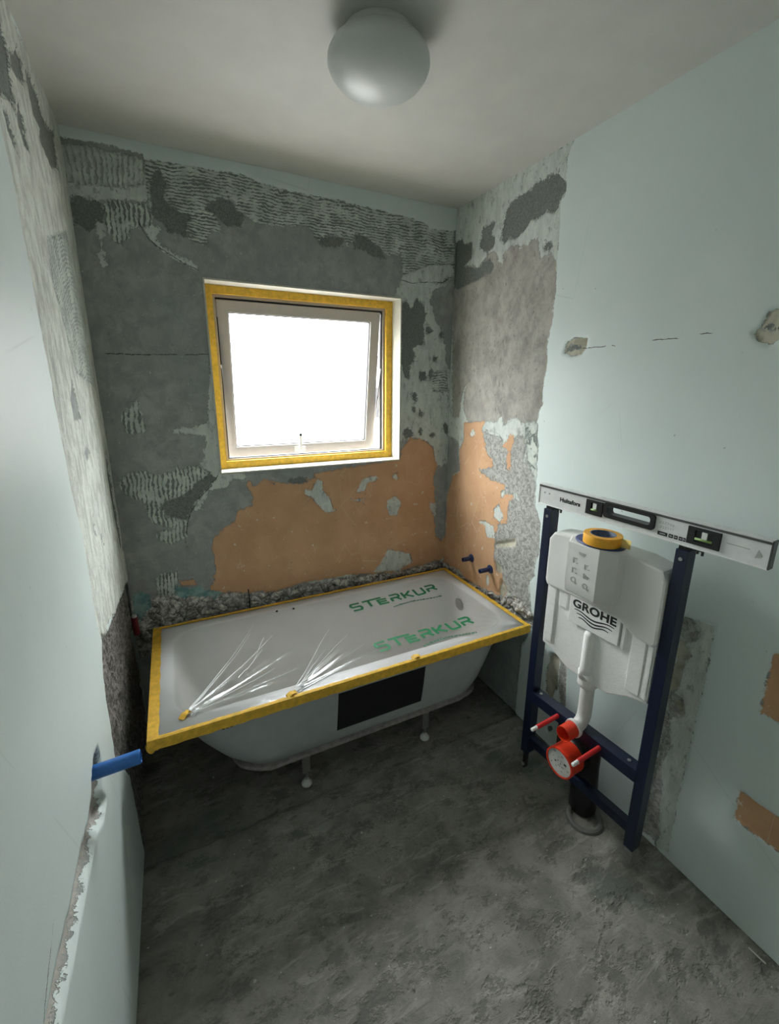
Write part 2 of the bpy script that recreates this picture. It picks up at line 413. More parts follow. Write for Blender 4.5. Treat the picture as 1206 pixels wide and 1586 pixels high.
# ------------------------------------------------------------------ outlines of the wall surfaces
TOPB = [(262, 251), (300, 258), (330, 265), (370, 269), (400, 282), (450, 297), (520, 309), (560, 320), (600, 329), (640, 339), (662, 347), (665, 354), (702, 358)]
DARKTOP = [(620, 447), (623, 425), (623, 410), (620, 394), (610, 394), (599, 399), (591, 383), (575, 373), (559, 359), (549, 362), (538, 381), (533, 367),
           (506, 363), (493, 370), (488, 365), (477, 349), (427, 349), (400, 343)]
back_p = [
 ('paint', ['P', (40, 60), (740, 200), (740, 360), (702, 357)] + TOPB[::-1] + [(222, 247), (222, 240), (180, 228), (110, 214), (60, 205)]),
 ('lite', ['A', (20, 225), (545, 325), (560, 560), (540, 575), (330, 560), (200, 560), (140, 520), (100, 555), (60, 470)]),
 ('combs', ['A', (45, 240), (180, 250), (540, 330), (540, 400), (530, 470), (420, 490), (300, 480), (200, 465), (80, 460)]),
 ('comb', ['P', (222, 248)] + TOPB + [(703, 425), (690, 434), (668, 440), (640, 446)] + DARKTOP +
   [(393, 343), (380, 330), (367, 324), (361, 311), (345, 305), (324, 311), (313, 322), (335, 338), (341, 356), (319, 362), (320, 377), (303, 375), (290, 366),
    (284, 350), (260, 345), (240, 338), (232, 325), (228, 290), (224, 265)]),
 ('pit', ['A', (590, 390), (640, 385), (660, 450), (675, 470), (655, 540), (700, 600), (800, 640), (825, 670), (790, 710), (790, 775), (740, 760), (680, 740),
    (660, 700), (600, 670), (575, 630), (575, 530), (565, 460)]),
 ('pit', ['P', (324, 311), (345, 305), (361, 311), (367, 324), (378, 332), (372, 350), (350, 348), (336, 336), (315, 323)]),
 ('pit', ['P', (551, 363), (559, 360), (575, 374), (590, 384), (597, 400), (580, 398), (560, 385), (548, 386)]),
 ('pit', ['P', (488, 366), (505, 364), (532, 368), (532, 380), (500, 382)]),
 ('lite', ['A', (560, 700), (640, 740), (600, 800), (700, 870), (850, 950), (850, 975), (780, 940), (640, 855), (540, 740)]),
 ('combv', ['A', (305, 600), (330, 570), (450, 580), (550, 590), (590, 680), (555, 715), (450, 715), (440, 790), (400, 815), (370, 810), (330, 730), (310, 690)]),
 ('pit', ['A', (105, 560), (150, 530), (270, 570), (305, 640), (300, 700), (220, 730), (130, 710)]),
 ('lite', ['A', (262, 700), (310, 700), (305, 760), (290, 830), (268, 780)]),
 ('lite', ['A', (270, 880), (310, 870), (318, 940), (300, 948)]),
 ('lite', ['B', (840, 700), (1000, 640), (1130, 640), (1150, 700), (1040, 760), (960, 770), (880, 780), (870, 830), (840, 850), (800, 840)]),
 ('lite', ['B5', (60, 140), (160, 60), (330, 20), (480, 60), (370, 100), (340, 200), (370, 240), (385, 360), (450, 430), (470, 560), (480, 720), (520, 790),
    (535, 900), (540, 1150), (530, 1300), (500, 1330), (500, 1500), (440, 1540), (380, 1530), (370, 1380), (300, 1330), (200, 1320), (120, 1330), (100, 1340),
    (105, 900), (110, 560), (115, 200)]),
 ('pit', ['B5', (112, 200), (160, 190), (190, 260), (240, 160), (300, 210), (330, 300), (300, 400), (310, 560), (250, 550), (215, 580), (235, 680), (190, 720),
    (180, 830), (140, 820), (112, 700)]),
 ('comb', ['B5', (380, 780), (480, 760), (490, 930), (370, 930)]),
] + [('pit', ell('B5', *e)) for e in ((340, 430, 35, 30), (395, 665, 24, 28), (290, 805, 35, 55), (355, 800, 22, 50), (222, 980, 22, 60), (218, 1080, 18, 32),
    (270, 1110, 20, 30), (360, 1100, 12, 30), (170, 1275, 46, 50), (270, 1260, 22, 30), (370, 1290, 25, 22), (480, 1230, 28, 50), (445, 470, 20, 45))] + [
 ('lite', ['B5', (545, 0), (562, 0), (562, 500), (552, 900), (545, 1150), (533, 1160), (538, 900), (550, 500)]),
 ('combv', ['B4', (700, 480), (640, 480), (550, 510), (530, 470), (500, 515), (370, 555), (300, 515), (220, 520), (130, 570), (110, 600), (150, 670), (200, 690), (320, 740),
    (310, 790), (340, 850), (370, 880), (560, 930), (450, 930), (380, 950), (400, 1000), (480, 1030), (570, 990), (610, 1050), (590, 950), (600, 870),
    (510, 850), (430, 830), (410, 780), (440, 720), (560, 690), (620, 640), (700, 570), (760, 520)]),
 ('lite', ['B4', (740, 300), (760, 0), (775, -300), (785, -300), (795, 0), (830, 400), (850, 525), (1040, 530), (1010, 570), (930, 560), (880, 620), (760, 650),
    (690, 770), (650, 790), (700, 680), (780, 610), (825, 560), (770, 505), (690, 490), (730, 400)]),
 ('combv', ['B4', (170, 80), (200, 20), (250, 20), (265, 100), (290, 150), (300, 220), (200, 240), (170, 230), (130, 140)]),
 ('lite', ['B4', (510, 200), (640, 198), (790, 165), (800, 260), (640, 240), (510, 238)]),
 ('pit', ['B4', (410, 780), (440, 730), (530, 700), (600, 660), (680, 580), (770, 515), (815, 550), (780, 610), (710, 680), (640, 780), (600, 860), (540, 845), (440, 825)]),
 ('orange', ['P', (384, 743), (382, 751), (393, 769), (391, 784), (367, 792), (365, 808), (343, 820), (341, 829), (331, 833), (330, 851), (335, 879), (332, 898), (327, 914),
    (380, 917), (425, 915), (473, 901), (535, 890), (574, 888), (614, 884), (662, 872), (700, 861), (700, 800), (692, 820), (690, 828), (684, 838), (674, 831), (670, 797),
    (673, 775), (670, 741), (676, 721), (673, 714), (670, 695), (659, 684), (645, 679), (634, 680), (623, 695), (619, 713), (555, 722), (492, 733), (440, 742)]),
 ('', ['B8', (-10, 140), (390, 120), (380, 180), (330, 190), (230, 212), (100, 190), (40, 230)]),
 ('lite', ['B8', (320, 235), (365, 245), (390, 180), (425, 195), (430, 250), (460, 280), (480, 340), (505, 360), (440, 372), (400, 335), (370, 290), (325, 270)]),
 ('lite', ['B8', (608, 245), (640, 180), (722, 160), (720, 192), (670, 210), (650, 258), (610, 258)]),
 ('lite', ['B8', (775, 300), (820, 275), (858, 310), (830, 385), (790, 385), (772, 330)]),
 ('lite', ['B8', (575, 293), (645, 293), (652, 272), (660, 330), (640, 308), (575, 305)]),
 ('lite', ['B8', (740, 640), (780, 568), (900, 588), (915, 640), (840, 692), (695, 698)]),
 ('lite', ['B8', (550, 705), (590, 700), (560, 745), (400, 775), (330, 745), (480, 730)]),
 ('lite', ['B8', (1005, 310), (1042, 318), (1042, 388), (1010, 350)]),
 ('lite', ['B8', (800, 165), (830, 150), (838, 180), (820, 200)]),
 ('pit', ell('B8', 290, 195, 52, 22)), ('pit', ell('B8', 150, 207, 18, 12)),
 ('rub', ['P', (185, 925), (213, 932), (255, 922), (330, 916), (425, 917), (473, 905), (535, 893), (574, 889), (614, 884), (662, 873), (687, 862), (720, 866), (720, 915), (690, 920),
    (600, 940), (242, 1010), (185, 1030)]),
 ('teal', ['B4', (520, 1340), (600, 1350), (700, 1340), (740, 1370), (830, 1380), (800, 1410), (640, 1400), (580, 1420), (530, 1400)]),
 ('teal', ['B4', (215, 1400), (270, 1380), (330, 1400), (330, 1480), (270, 1577), (220, 1577)]),
 ('combv', ['B4', (380, 1290), (420, 1250), (530, 1230), (530, 1300), (500, 1400), (400, 1390)]),
 ('orange', ['B4', (540, 1300), (650, 1293), (662, 1322), (560, 1332)]),
 ('crack', ['A', (490, 660), (510, 700), (560, 790), (620, 840), (700, 890), (760, 930), (850, 975)], .0028),
 ('crack', ['B', (840, 735), (900, 750), (980, 745), (1080, 745), (1140, 700)], .0018),
 ('crack', ['P', (165, 548), (240, 550), (322, 549)], .0012),
 ('crack', ['B4', (820, 540), (770, 620), (690, 700), (630, 800), (600, 880), (595, 960)], .0020),
]
STRIP = [(880, 243), (878, 280), (877, 300), (870, 313), (869, 346), (864, 396), (862, 450), (861, 460), (857, 493), (849, 536), (849, 563), (844, 587), (841, 606),
         (842, 626), (836, 637)]
right_p = [
 ('lite', ['P', (690, 322), (764, 286), (891, 217)] + STRIP + [(833, 655), (835, 690), (833, 726), (831, 760), (830, 790), (838, 811), (837, 854), (830, 876), (821, 901),
    (824, 946), (808, 985), (803, 1050), (799, 1106), (790, 1125), (560, 1125), (560, 700)]),
 ('pit', ['R1', (565, 540), (650, 460), (700, 430), (790, 375), (850, 300), (920, 265), (1060, 210), (1095, 280), (1130, 320), (1130, 410), (1100, 420), (1065, 500),
    (1060, 570), (1010, 600), (940, 590), (880, 650), (800, 680), (740, 770), (690, 820), (640, 850), (600, 830), (550, 890), (525, 870), (525, 740), (545, 640)]),
 ('sandy', ['R1', (60, 1300), (80, 900), (120, 850), (150, 840), (170, 880), (215, 870), (250, 870), (240, 960), (240, 1030), (170, 1080), (150, 1110), (190, 1090), (270, 1085), (300, 1115),
    (340, 1050), (390, 1020), (400, 965), (450, 950), (490, 980), (500, 1050), (530, 1060), (545, 960), (620, 890), (700, 920), (740, 880), (770, 900), (800, 830),
    (870, 830), (870, 950), (900, 1015), (980, 970), (1040, 1040), 'P', (862, 440), (861, 460), (857, 493), (849, 536), (849, 563), (844, 587), (841, 606), (842, 626),
    (836, 637), (832, 655), 'R2', (860, 1350), (820, 1340), (730, 1370), (640, 1310), (600, 1350), (550, 1380), (520, 1310), (480, 1340), (370, 1350), (200, 1340),
    (180, 1280), (160, 1200), (190, 1010), (150, 1100), (140, 1180), (130, 1300), (70, 1320), (60, 1130), (60, 300)]),
 ('pit', ['R1', (60, 1300), (80, 900), (120, 850), (150, 840), (170, 880), (250, 870), (240, 1030), (180, 1090), (300, 1115), (340, 1060), (420, 1010), (450, 1100), (420, 1170), (280, 1240), (180, 1290), (100, 1327)]),
 ('pit', ['R1', (310, 880), (350, 720), (370, 740), (400, 700), (470, 670), (430, 800), (460, 820), (460, 880), (440, 940), (350, 970), (320, 930)]),
 ('pit', ell('R1', 950, 905, 45, 60)),
 ('rough', ['R3', (320, 110), (370, 140), (440, 160), (470, 210), (450, 240), (520, 240), (540, 190), (600, 140), (620, 130), (630, 250), (610, 320), (650, 360), (690, 470),
    (700, 560), (690, 640), (740, 790), (730, 980), (700, 1090), (695, 1180), (660, 1220), (640, 1270), (670, 1380), (650, 1400), (500, 1300), (450, 1180), (450, 1100),
    (400, 1060), (400, 960), (420, 800), (490, 740), (500, 650), (540, 590), (460, 580), (460, 520), (370, 480), (290, 420), (300, 380), (370, 400), (390, 370),
    (380, 330), (345, 290), (330, 200), (310, 160)]),
 ('combv', ['R3', (625, 70), (720, 60), (715, 400), (690, 400), (640, 340), (635, 200)]),
 ('orange', ['R3', (185, 70), (330, 60), (310, 120), (330, 200), (345, 290), (385, 340), (390, 390), (290, 400), (300, 430), (370, 480), (470, 520), (460, 590), (540, 590),
    (500, 650), (490, 790), (420, 800), (400, 960), (400, 1060), (440, 1110), (460, 1200), (490, 1280), (460, 1325), (380, 1280), (290, 1250), (200, 1200), (150, 1130),
    (80, 1110), (40, 1080), (0, 1060), (0, 600), (95, 460), (150, 430), (150, 260), (180, 200)]),
 ('', ['R3', (0, 180), (100, 160), (140, 200), (150, 420), (100, 450), (60, 600), (45, 900), (0, 925)]),
 ('orange', ['R3', (510, 160), (540, 160), (545, 200), (520, 260), (515, 380), (500, 420), (488, 400), (505, 260), (460, 240), (500, 200)]),
 ('lite', ['R3', (400, 690), (430, 655), (470, 740), (440, 792), (395, 750)]),
 ('lite', ['R3', (258, 775), (340, 780), (405, 820), (405, 910), (350, 900), (330, 820)]),
 ('lite', ell('R3', 245, 140, 20, 30)), ('lite', ell('R3', 460, 585, 14, 30)), ('lite', ['R3', (530, 580), (570, 590), (575, 625), (545, 615)]),
 ('sand', ['R3', (410, 935), (500, 920), (550, 915), (545, 960), (430, 965)]),
 ('sand', ['R3', (400, 1060), (450, 1110), (445, 1180), (410, 1140)]),
 ('sand', ['R3', (450, 1190), (500, 1290), (460, 1335), (430, 1290)]),
 ('lite', ell('R3', 353, 1215, 14, 45)),
 ('rub', ['R3', (-40, 1050), (60, 1085), (120, 1115), (200, 1200), (290, 1250), (380, 1280), (460, 1332), (520, 1300), (600, 1350), (660, 1410), (690, 1470), (690, 1560), (560, 1500),
    (100, 1190), (-40, 1150)]),
 ('', ['P', (690, 905), (822, 978), (808, 1000), (803, 1050), (799, 1106), (790, 1125), (560, 1125), (560, 900)]),
 ('sand', ['RR', (110, 220), (130, 160), (180, 140), (236, 140), (230, 190), (200, 230), (150, 238)], .007),
 ('pit', ['RR', (112, 222), (130, 185), (185, 168), (218, 195), (170, 208), (130, 222)], -.002),
 ('sand', ['RR', (1075, 100), (1110, 95), (1160, 10), (1230, -20), (1260, 60), (1240, 130), (1160, 185), (1100, 160)], .007),
 ('pit', ['RR', (1115, 98), (1150, 68), (1230, 66), (1230, 110), (1160, 108)], -.002),
 ('crack', ['RR', (215, 195), (280, 188), (370, 181)], .0002), ('crack', ['RR', (575, 152), (640, 147), (690, 143)], .0012), ('crack', ['RR', (820, 122), (860, 120)], .0004),
 ('lite', ['Q', (190, 138), (342, 180), (300, 400), (240, 660), (190, 880), (150, 1110), (95, 1090), (60, 900), (120, 600)]),
 ('sand', ['Q', (180, 240), (205, 245), (240, 310), (210, 340), (185, 440), (150, 470), (130, 440)], -.006),
 ('rough', ['Q', (190, 150), (240, 155), (282, 210), (240, 262), (195, 240), (175, 200)], -.010),
 ('rough', ['Q', (150, 455), (205, 475), (212, 565), (150, 570), (155, 680), (120, 740), (120, 890), (105, 1000), (112, 1040), (92, 1065), (20, 1010), (50, 850), (100, 700), (125, 520)], -.010),
 ('sand', ell('Q', 185, 515, 20, 25)),
 ('sand', ['G', (690, 190), (775, 215), (750, 480), (700, 620), (650, 640), (640, 400)], -.004),
 ('rough', ['G', (775, 215), (842, 262), (835, 700), (785, 705), (755, 480)], -.006),
 ('pit', ell('G', 706, 290, 14, 18)), ('pit', ell('G', 735, 520, 22, 26)), ('pit', ell('G', 680, 905, 26, 36)),
 ('orange', ['Q', (575, 290), (640, 300), (640, 620), (596, 578), (515, 538)], -.005),
 ('orange', ['Q', (438, 850), (520, 910), (596, 962), (700, 1030), (700, 1180), (596, 1108), (408, 970)], -.005),
]
left_p = [
 ('scored', ['P', (-60, -10), (-30, 60), (0, 213), (13, 263), (24, 324), (40, 404), (53, 478), (66, 544), (77, 597), (78, 612), (93, 688), (109, 770), (123, 824), (137, 905), (145, 960),
    (153, 990), 'L7', (500, 1515), (530, 1500), (530, 1440), (548, 1390), (555, 1400), (580, 1345), (585, 1355), (612, 1250), (650, 1180), (665, 1165), 'P', (215, 895), (99, 192), (20, 40), (-20, -80), (-60, -80)]),
 ('pit', ['L0', (0, 160), (30, 250), (70, 450), (100, 700), (110, 880), (60, 760), (0, 760), (-80, 500), (-60, 100)]),
 ('pit', ['L0', (60, 360), (110, 410), (120, 350), (150, 400), (170, 520), (200, 640), (160, 650), (90, 540)]),
 ('pit', ['L0', (180, 490), (250, 620), (300, 780), (350, 950), (420, 1030), (440, 1200), (450, 1320), (400, 1320), (300, 1080), (310, 1000), (250, 880), (210, 680)]),
 ('pit', ['L0', (0, 770), (60, 900), (130, 1100), (140, 1220), (110, 1160), (50, 1000)]),
 ('pit', ['L0', (130, 760), (170, 850), (200, 1050), (230, 1190), (180, 1130), (130, 950)]),
 ('combw', ['L6', (265, 640), (380, 610), (440, 850), (480, 1100), (545, 1500), (440, 1420), (350, 1080), (300, 900)]),
 ('', ['L7', (330, 30), (360, 130), (385, 262), (345, 268), (325, 150)]),
 ('', ell('L7', 418, 450, 16, 35)), ('', ['L7', (453, 800), (477, 922), (460, 920)]), ('', ['L7', (497, 900), (517, 975), (505, 970)]),
 ('pit', ['L7', (520, 400), (553, 560), (588, 780), (625, 1000), (612, 1005), (570, 780), (535, 560)]),
 ('masonry', ['P', (240, 885), (199, 898), (194, 905), (186, 925), (178, 948), (170, 965), (163, 985), (157, 987), (155, 985), (155, 1010), (156, 1040), (162, 1090), (169, 1130), (175, 1172),
    (198, 1200), (210, 1260), (221, 1320), (224, 1345), (224, 1380), (268, 1390), (258, 1250), (235, 1000)]),
 ('sandy', ['P', (147, 1160), (152, 1178), (153, 1232), (160, 1240), (156, 1268), (147, 1285), (143, 1300), (125, 1390), (110, 1470), (96, 1540), (85, 1590), (78, 1640), (55, 1640),
    (65, 1586), (75, 1530), (88, 1470), (105, 1400), (120, 1320), (131, 1280), (137, 1240), (138, 1200), (141, 1175)], -.018),
 ('pit', ell('P', 144, 1272, 5, 8)),
 ('crack', ['P', (60, 1586), (68, 1500), (75, 1440)], .0001),
]
_WM = {}
grid_wall('wall_back', 1, 0.0, -1, 0.0, W, back_p, None, hole=(WX0, WX1, WZ0, WZ1))
grid_wall('wall_right', 0, W, -1, YF, 0.0, right_p, 'paint')
grid_wall('wall_left', 0, 0.0, 1, YF, 0.0, left_p, 'paint')

# ------------------------------------------------------------------ mesh helpers
def link(name, bm, material, parent=None, smooth=False, bevel=0.0, autosmooth=None):
    me = bpy.data.meshes.new(name)
    if bevel:
        bmesh.ops.bevel(bm, geom=list(bm.edges), offset=bevel, segments=2, affect='EDGES', profile=.6, clamp_overlap=True)
    bmesh.ops.recalc_face_normals(bm, faces=bm.faces)
    bm.to_mesh(me); bm.free()
    me.materials.append(material)
    if smooth or autosmooth:
        for p in me.polygons: p.use_smooth = True
    if autosmooth:
        me.set_sharp_from_angle(angle=math.radians(autosmooth))
    o = bpy.data.objects.new(name, me); C.objects.link(o)
    if parent: o.parent = parent
    return o
def tag(o, label, cat, group=None):
    o['label'] = label; o['category'] = cat
    if group: o['group'] = group
    return o
def thing(name, label, cat, loc=(0, 0, 0), rotz=0.0, group=None):
    o = bpy.data.objects.new(name, None); o.empty_display_size = .05
    C.objects.link(o); o.location = loc; o.rotation_euler = (0, 0, rotz)
    return tag(o, label, cat, group)
def box(bm, x0, x1, y0, y1, z0, z1, M=None):
    vs_ = [bm.verts.new((x, y, z)) for x in (x0, x1) for y in (y0, y1) for z in (z0, z1)]
    for f in ((0, 1, 3, 2), (4, 6, 7, 5), (0, 4, 5, 1), (2, 3, 7, 6), (0, 2, 6, 4), (1, 5, 7, 3)):
        bm.faces.new([vs_[k] for k in f])
    if M is not None: bmesh.ops.transform(bm, matrix=M, verts=vs_)
    return vs_
def cyl(bm, p0, p1, r0, r1=None, seg=24, caps=True):
    p0, p1 = Vector(p0), Vector(p1); r1 = r0 if r1 is None else r1
    d = (p1-p0).normalized(); q = d.to_track_quat('Z', 'Y')
    rings = []
    for p, r in ((p0, r0), (p1, r1)):
        rings.append([bm.verts.new(p+q@Vector((r*math.cos(a), r*math.sin(a), 0))) for a in np.linspace(0, 2*PI, seg, endpoint=False)])
    for i in range(seg):
        j = (i+1) % seg
        bm.faces.new((rings[0][i], rings[0][j], rings[1][j], rings[1][i]))
    if caps:
        bm.faces.new(rings[0][::-1]); bm.faces.new(rings[1])
def lathe(bm, prof, seg=40, M=None, close=False):
    """prof: (r, z) pairs turned about z"""
    rings = []; vv = []
    for r, z in prof:
        if r < 1e-6:
            v = bm.verts.new((0, 0, z)); rings.append([v]*seg); vv.append(v)
        else:
            ring = [bm.verts.new((r*math.cos(a), r*math.sin(a), z)) for a in np.linspace(0, 2*PI, seg, endpoint=False)]
            rings.append(ring); vv += ring
    pairs = list(zip(rings, rings[1:]))
    if close: pairs.append((rings[-1], rings[0]))
    for A, B in pairs:
        for i in range(seg):
            j = (i+1) % seg
            f = []
            for v in (A[i], A[j], B[j], B[i]):
                if v not in f: f.append(v)
            if len(f) > 2: bm.faces.new(f)
    if M is not None: bmesh.ops.transform(bm, matrix=M, verts=vv)
def tube(bm, pts, r, seg=18, caps=True):
    pts = [Vector(p) for p in pts]
    rr = r if isinstance(r, (list, tuple)) else [r]*len(pts)
    rings = []; up = None
    for i, p in enumerate(pts):
        d = (pts[min(i+1, len(pts)-1)]-pts[max(i-1, 0)]).normalized()
        if up is None: up = d.orthogonal().normalized()
        up = (up-d*up.dot(d)).normalized(); sd = d.cross(up)
        rings.append([bm.verts.new(p+up*math.cos(a)*rr[i]+sd*math.sin(a)*rr[i]) for a in np.linspace(0, 2*PI, seg, endpoint=False)])
    for A, B in zip(rings, rings[1:]):
        for i in range(seg):
            j = (i+1) % seg
            bm.faces.new((A[i], A[j], B[j], B[i]))
    if caps: bm.faces.new(rings[0][::-1]); bm.faces.new(rings[-1])
def prism(bm, poly, z0, z1, M=None):
    a = [bm.verts.new((x, y, z0)) for x, y in poly]; b = [bm.verts.new((x, y, z1)) for x, y in poly]
    n = len(poly)
    bm.faces.new(a[::-1]); bm.faces.new(b)
    for i in range(n):
        j = (i+1) % n
        bm.faces.new((a[i], a[j], b[j], b[i]))
    if M is not None: bmesh.ops.transform(bm, matrix=M, verts=a+b)
def frame_ring(bm, outer, inner, y0, y1):
    """rectangular ring in the xz plane between depths y0 and y1: outer/inner = (x0,x1,z0,z1)"""
    def loop(q, y): return [bm.verts.new(v) for v in ((q[0], y, q[2]), (q[1], y, q[2]), (q[1], y, q[3]), (q[0], y, q[3]))]
    oa, ob, ia, ib = loop(outer, y0), loop(outer, y1), loop(inner, y0), loop(inner, y1)
    for i in range(4):
        j = (i+1) % 4
        bm.faces.new((oa[i], oa[j], ia[j], ia[i])); bm.faces.new((ob[i], ib[i], ib[j], ob[j]))
        bm.faces.new((oa[i], ob[i], ob[j], oa[j])); bm.faces.new((ia[i], ia[j], ib[j], ib[i]))
def text_mesh(name, s, size, material, M, parent, ext=.0006, offset=0.0, spacing=1.0, xs=1.0):
    cu = bpy.data.curves.new(name, 'FONT'); cu.body = s; cu.size = size; cu.extrude = ext; cu.offset = offset; cu.space_character = spacing
    tmp = bpy.data.objects.new(name+'_tmp', cu); C.objects.link(tmp)
    dg = bpy.context.evaluated_depsgraph_get()
    me = bpy.data.meshes.new_from_object(tmp.evaluated_get(dg))
    bpy.data.objects.remove(tmp)
    me.transform(M @ Matrix.Diagonal((xs, 1, 1, 1)))
    me.materials.clear(); me.materials.append(material); me.name = name
    o = bpy.data.objects.new(name, me); C.objects.link(o)
    if parent: o.parent = parent
    return o

# ------------------------------------------------------------------ materials
M = {}
M['white_paint'] = mat('white_paint', (.56, .56, .52), .6, .03, 8, .0006)
M['cream'] = mat('cream_reveal_paint', (.52, .52, .44), .5, .05, 30, .0006)
M['frame'] = mat('window_frame_lacquer', (.46, .43, .40), .35, .03, 30, .0001)
M['gasket'] = mat('black_rubber', (.012, .012, .012), .5)
M['tape'] = mat('yellow_masking_tape', (.72, .43, .04), .6, .16, 45, .0005, bscale=160)
M['navy'] = mat('navy_powder_coat', (.004, .010, .034), .42, .15, 60, .0002)
M['foam'] = mat('polystyrene', (.82, .82, .81), .62, .03, 120, .0007, bscale=260)
M['plastic'] = mat('white_plastic', (.70, .70, .68), .38, .02, 12, .0002)
M['grey_label'] = mat('embossed_grey', (.42, .42, .41), .5)
M['black'] = mat('black_plastic', (.010, .010, .011), .4)
M['print'] = mat('black_print', (.015, .015, .017), .6)
M['red'] = mat('red_plastic', (.72, .045, .015), .38, .06)
M['redin'] = mat('red_rod_sleeve', (.55, .02, .02), .4, .06)
M['steel'] = mat('zinc_steel', (.42, .42, .41), .35, .1, 60, metal=.8)
M['alu'] = mat('silver_lacquer', (.80, .81, .81), .34, .04, 40, .0002, metal=.12)
M['alu_dark'] = mat('dark_aluminium_edge', (.10, .10, .10), .35, metal=.4)
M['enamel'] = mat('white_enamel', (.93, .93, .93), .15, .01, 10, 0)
M['basin'] = mat('grey_basin', (.78, .78, .76), .3, .02, 8, 0)  # basin interior, toned greyer than the rim enamel
M['shell'] = mat('tub_outer_shell', (.42, .45, .455), .55, .05, 14, .0008)
M['edgeboard'] = mat('resin_edge', (.30, .27, .27), .8, .2, 40, .002)
M['pad'] = mat('bitumen_pad', (.006, .006, .007), .75, .1)
M['blue'] = mat('blue_pipe', (.02, .13, .42), .35, .12, 30)
M['bluedark'] = mat('dark_blue_pipe', (.02, .035, .10), .4, .12, 30)
M['bluelid'] = mat('blue_lid', (.02, .04, .17), .45)
M['green'] = mat('green_ink', (.006, .17, .062), .5, .12, 40)
M['greengrey'] = mat('thin_green_ink', (.05, .15, .09), .6, .12, 40)
M['opal'] = None
M['vial'] = mat('vial_fluid', (.30, .46, .16), .2)
M['clear'] = mat('vial_acrylic', (.78, .82, .78), .12)
M['card'] = mat('blue_grey_card', (.20, .24, .33), .6, .2, 60)
M['card_label'] = mat('card_white_rim', (.60, .62, .64), .6)
M['tapebody'] = mat('orange_tape_roll', (.86, .42, .03), .55, .08, 40)
M['tapeflap'] = mat('loose_tape_back', (.74, .55, .18), .6, .08, 40)
M['crumb'] = mat('plaster_crumb', (.60, .60, .56), .9, .1, 40, .002)
M['redpipe'] = mat('dark_red_pipe', (.16, .012, .02), .5)
M['wood'] = mat('door_lacquer', (.62, .60, .55), .45)
M['pinkstone'] = mat('pinkish_sill_stone', (.42, .33, .34), .8, .08, 20, .001)

def opal():
    t = NT('opal_glass')
    x = t.bsdf((.58, .61, .59), .42, t.bump(t.noise(6, 2), .0002), Coat_Weight=.25, Coat_Roughness=.35)
    return t.m
M['opal'] = opal()
def pane_mat():
    t = NT('frosted_glass')
    tr = t.n('ShaderNodeBsdfTransparent'); tr.inputs[0].default_value = (.92, .93, .92, 1)
    tl = t.n('ShaderNodeBsdfTranslucent'); tl.inputs[0].default_value = (.93, .94, .93, 1)
    gl = t.n('ShaderNodeBsdfGlossy'); gl.inputs['Roughness'].default_value = .15
    m1 = t.n('ShaderNodeMixShader'); m1.inputs[0].default_value = .20
    t.t.links.new(tr.outputs[0], m1.inputs[1]); t.t.links.new(tl.outputs[0], m1.inputs[2])
    m2 = t.n('ShaderNodeMixShader'); m2.inputs[0].default_value = .04
    t.t.links.new(m1.outputs[0], m2.inputs[1]); t.t.links.new(gl.outputs[0], m2.inputs[2])
    t.t.links.new(m2.outputs[0], t.out.inputs[0])
    return t.m
M['pane'] = pane_mat()
def film_mat():
    t = NT('clear_film')
    tr = t.n('ShaderNodeBsdfTransparent'); tr.inputs[0].default_value = (.98, .98, .975, 1)
    df = t.n('ShaderNodeBsdfDiffuse'); df.inputs[0].default_value = (.62, .62, .60, 1)
    gl = t.n('ShaderNodeBsdfGlossy'); gl.inputs['Roughness'].default_value = .16; gl.inputs[0].default_value = (.95, .97, 1, 1)
    nm = t.bump(t.ma('ADD', t.noise(7, 5, .6, dist=1.0), t.ma('MULTIPLY', t.noise(30, 4, .6), .2)), 0.0035, .35)
    t.t.links.new(nm, gl.inputs['Normal'])
    m1 = t.n('ShaderNodeMixShader'); m1.inputs[0].default_value = .06
    t.t.links.new(tr.outputs[0], m1.inputs[1]); t.t.links.new(df.outputs[0], m1.inputs[2])
    fr = t.n('ShaderNodeFresnel'); fr.inputs[0].default_value = 1.5; t.t.links.new(nm, fr.inputs['Normal'])
    m2 = t.n('ShaderNodeMixShader')
    t.put(m2.inputs[0], t.ma('ADD', fr.outputs[0], .02))
    t.t.links.new(m1.outputs[0], m2.inputs[1]); t.t.links.new(gl.outputs[0], m2.inputs[2])
    t.t.links.new(m2.outputs[0], t.out.inputs[0])
    return t.m
M['film'] = film_mat()
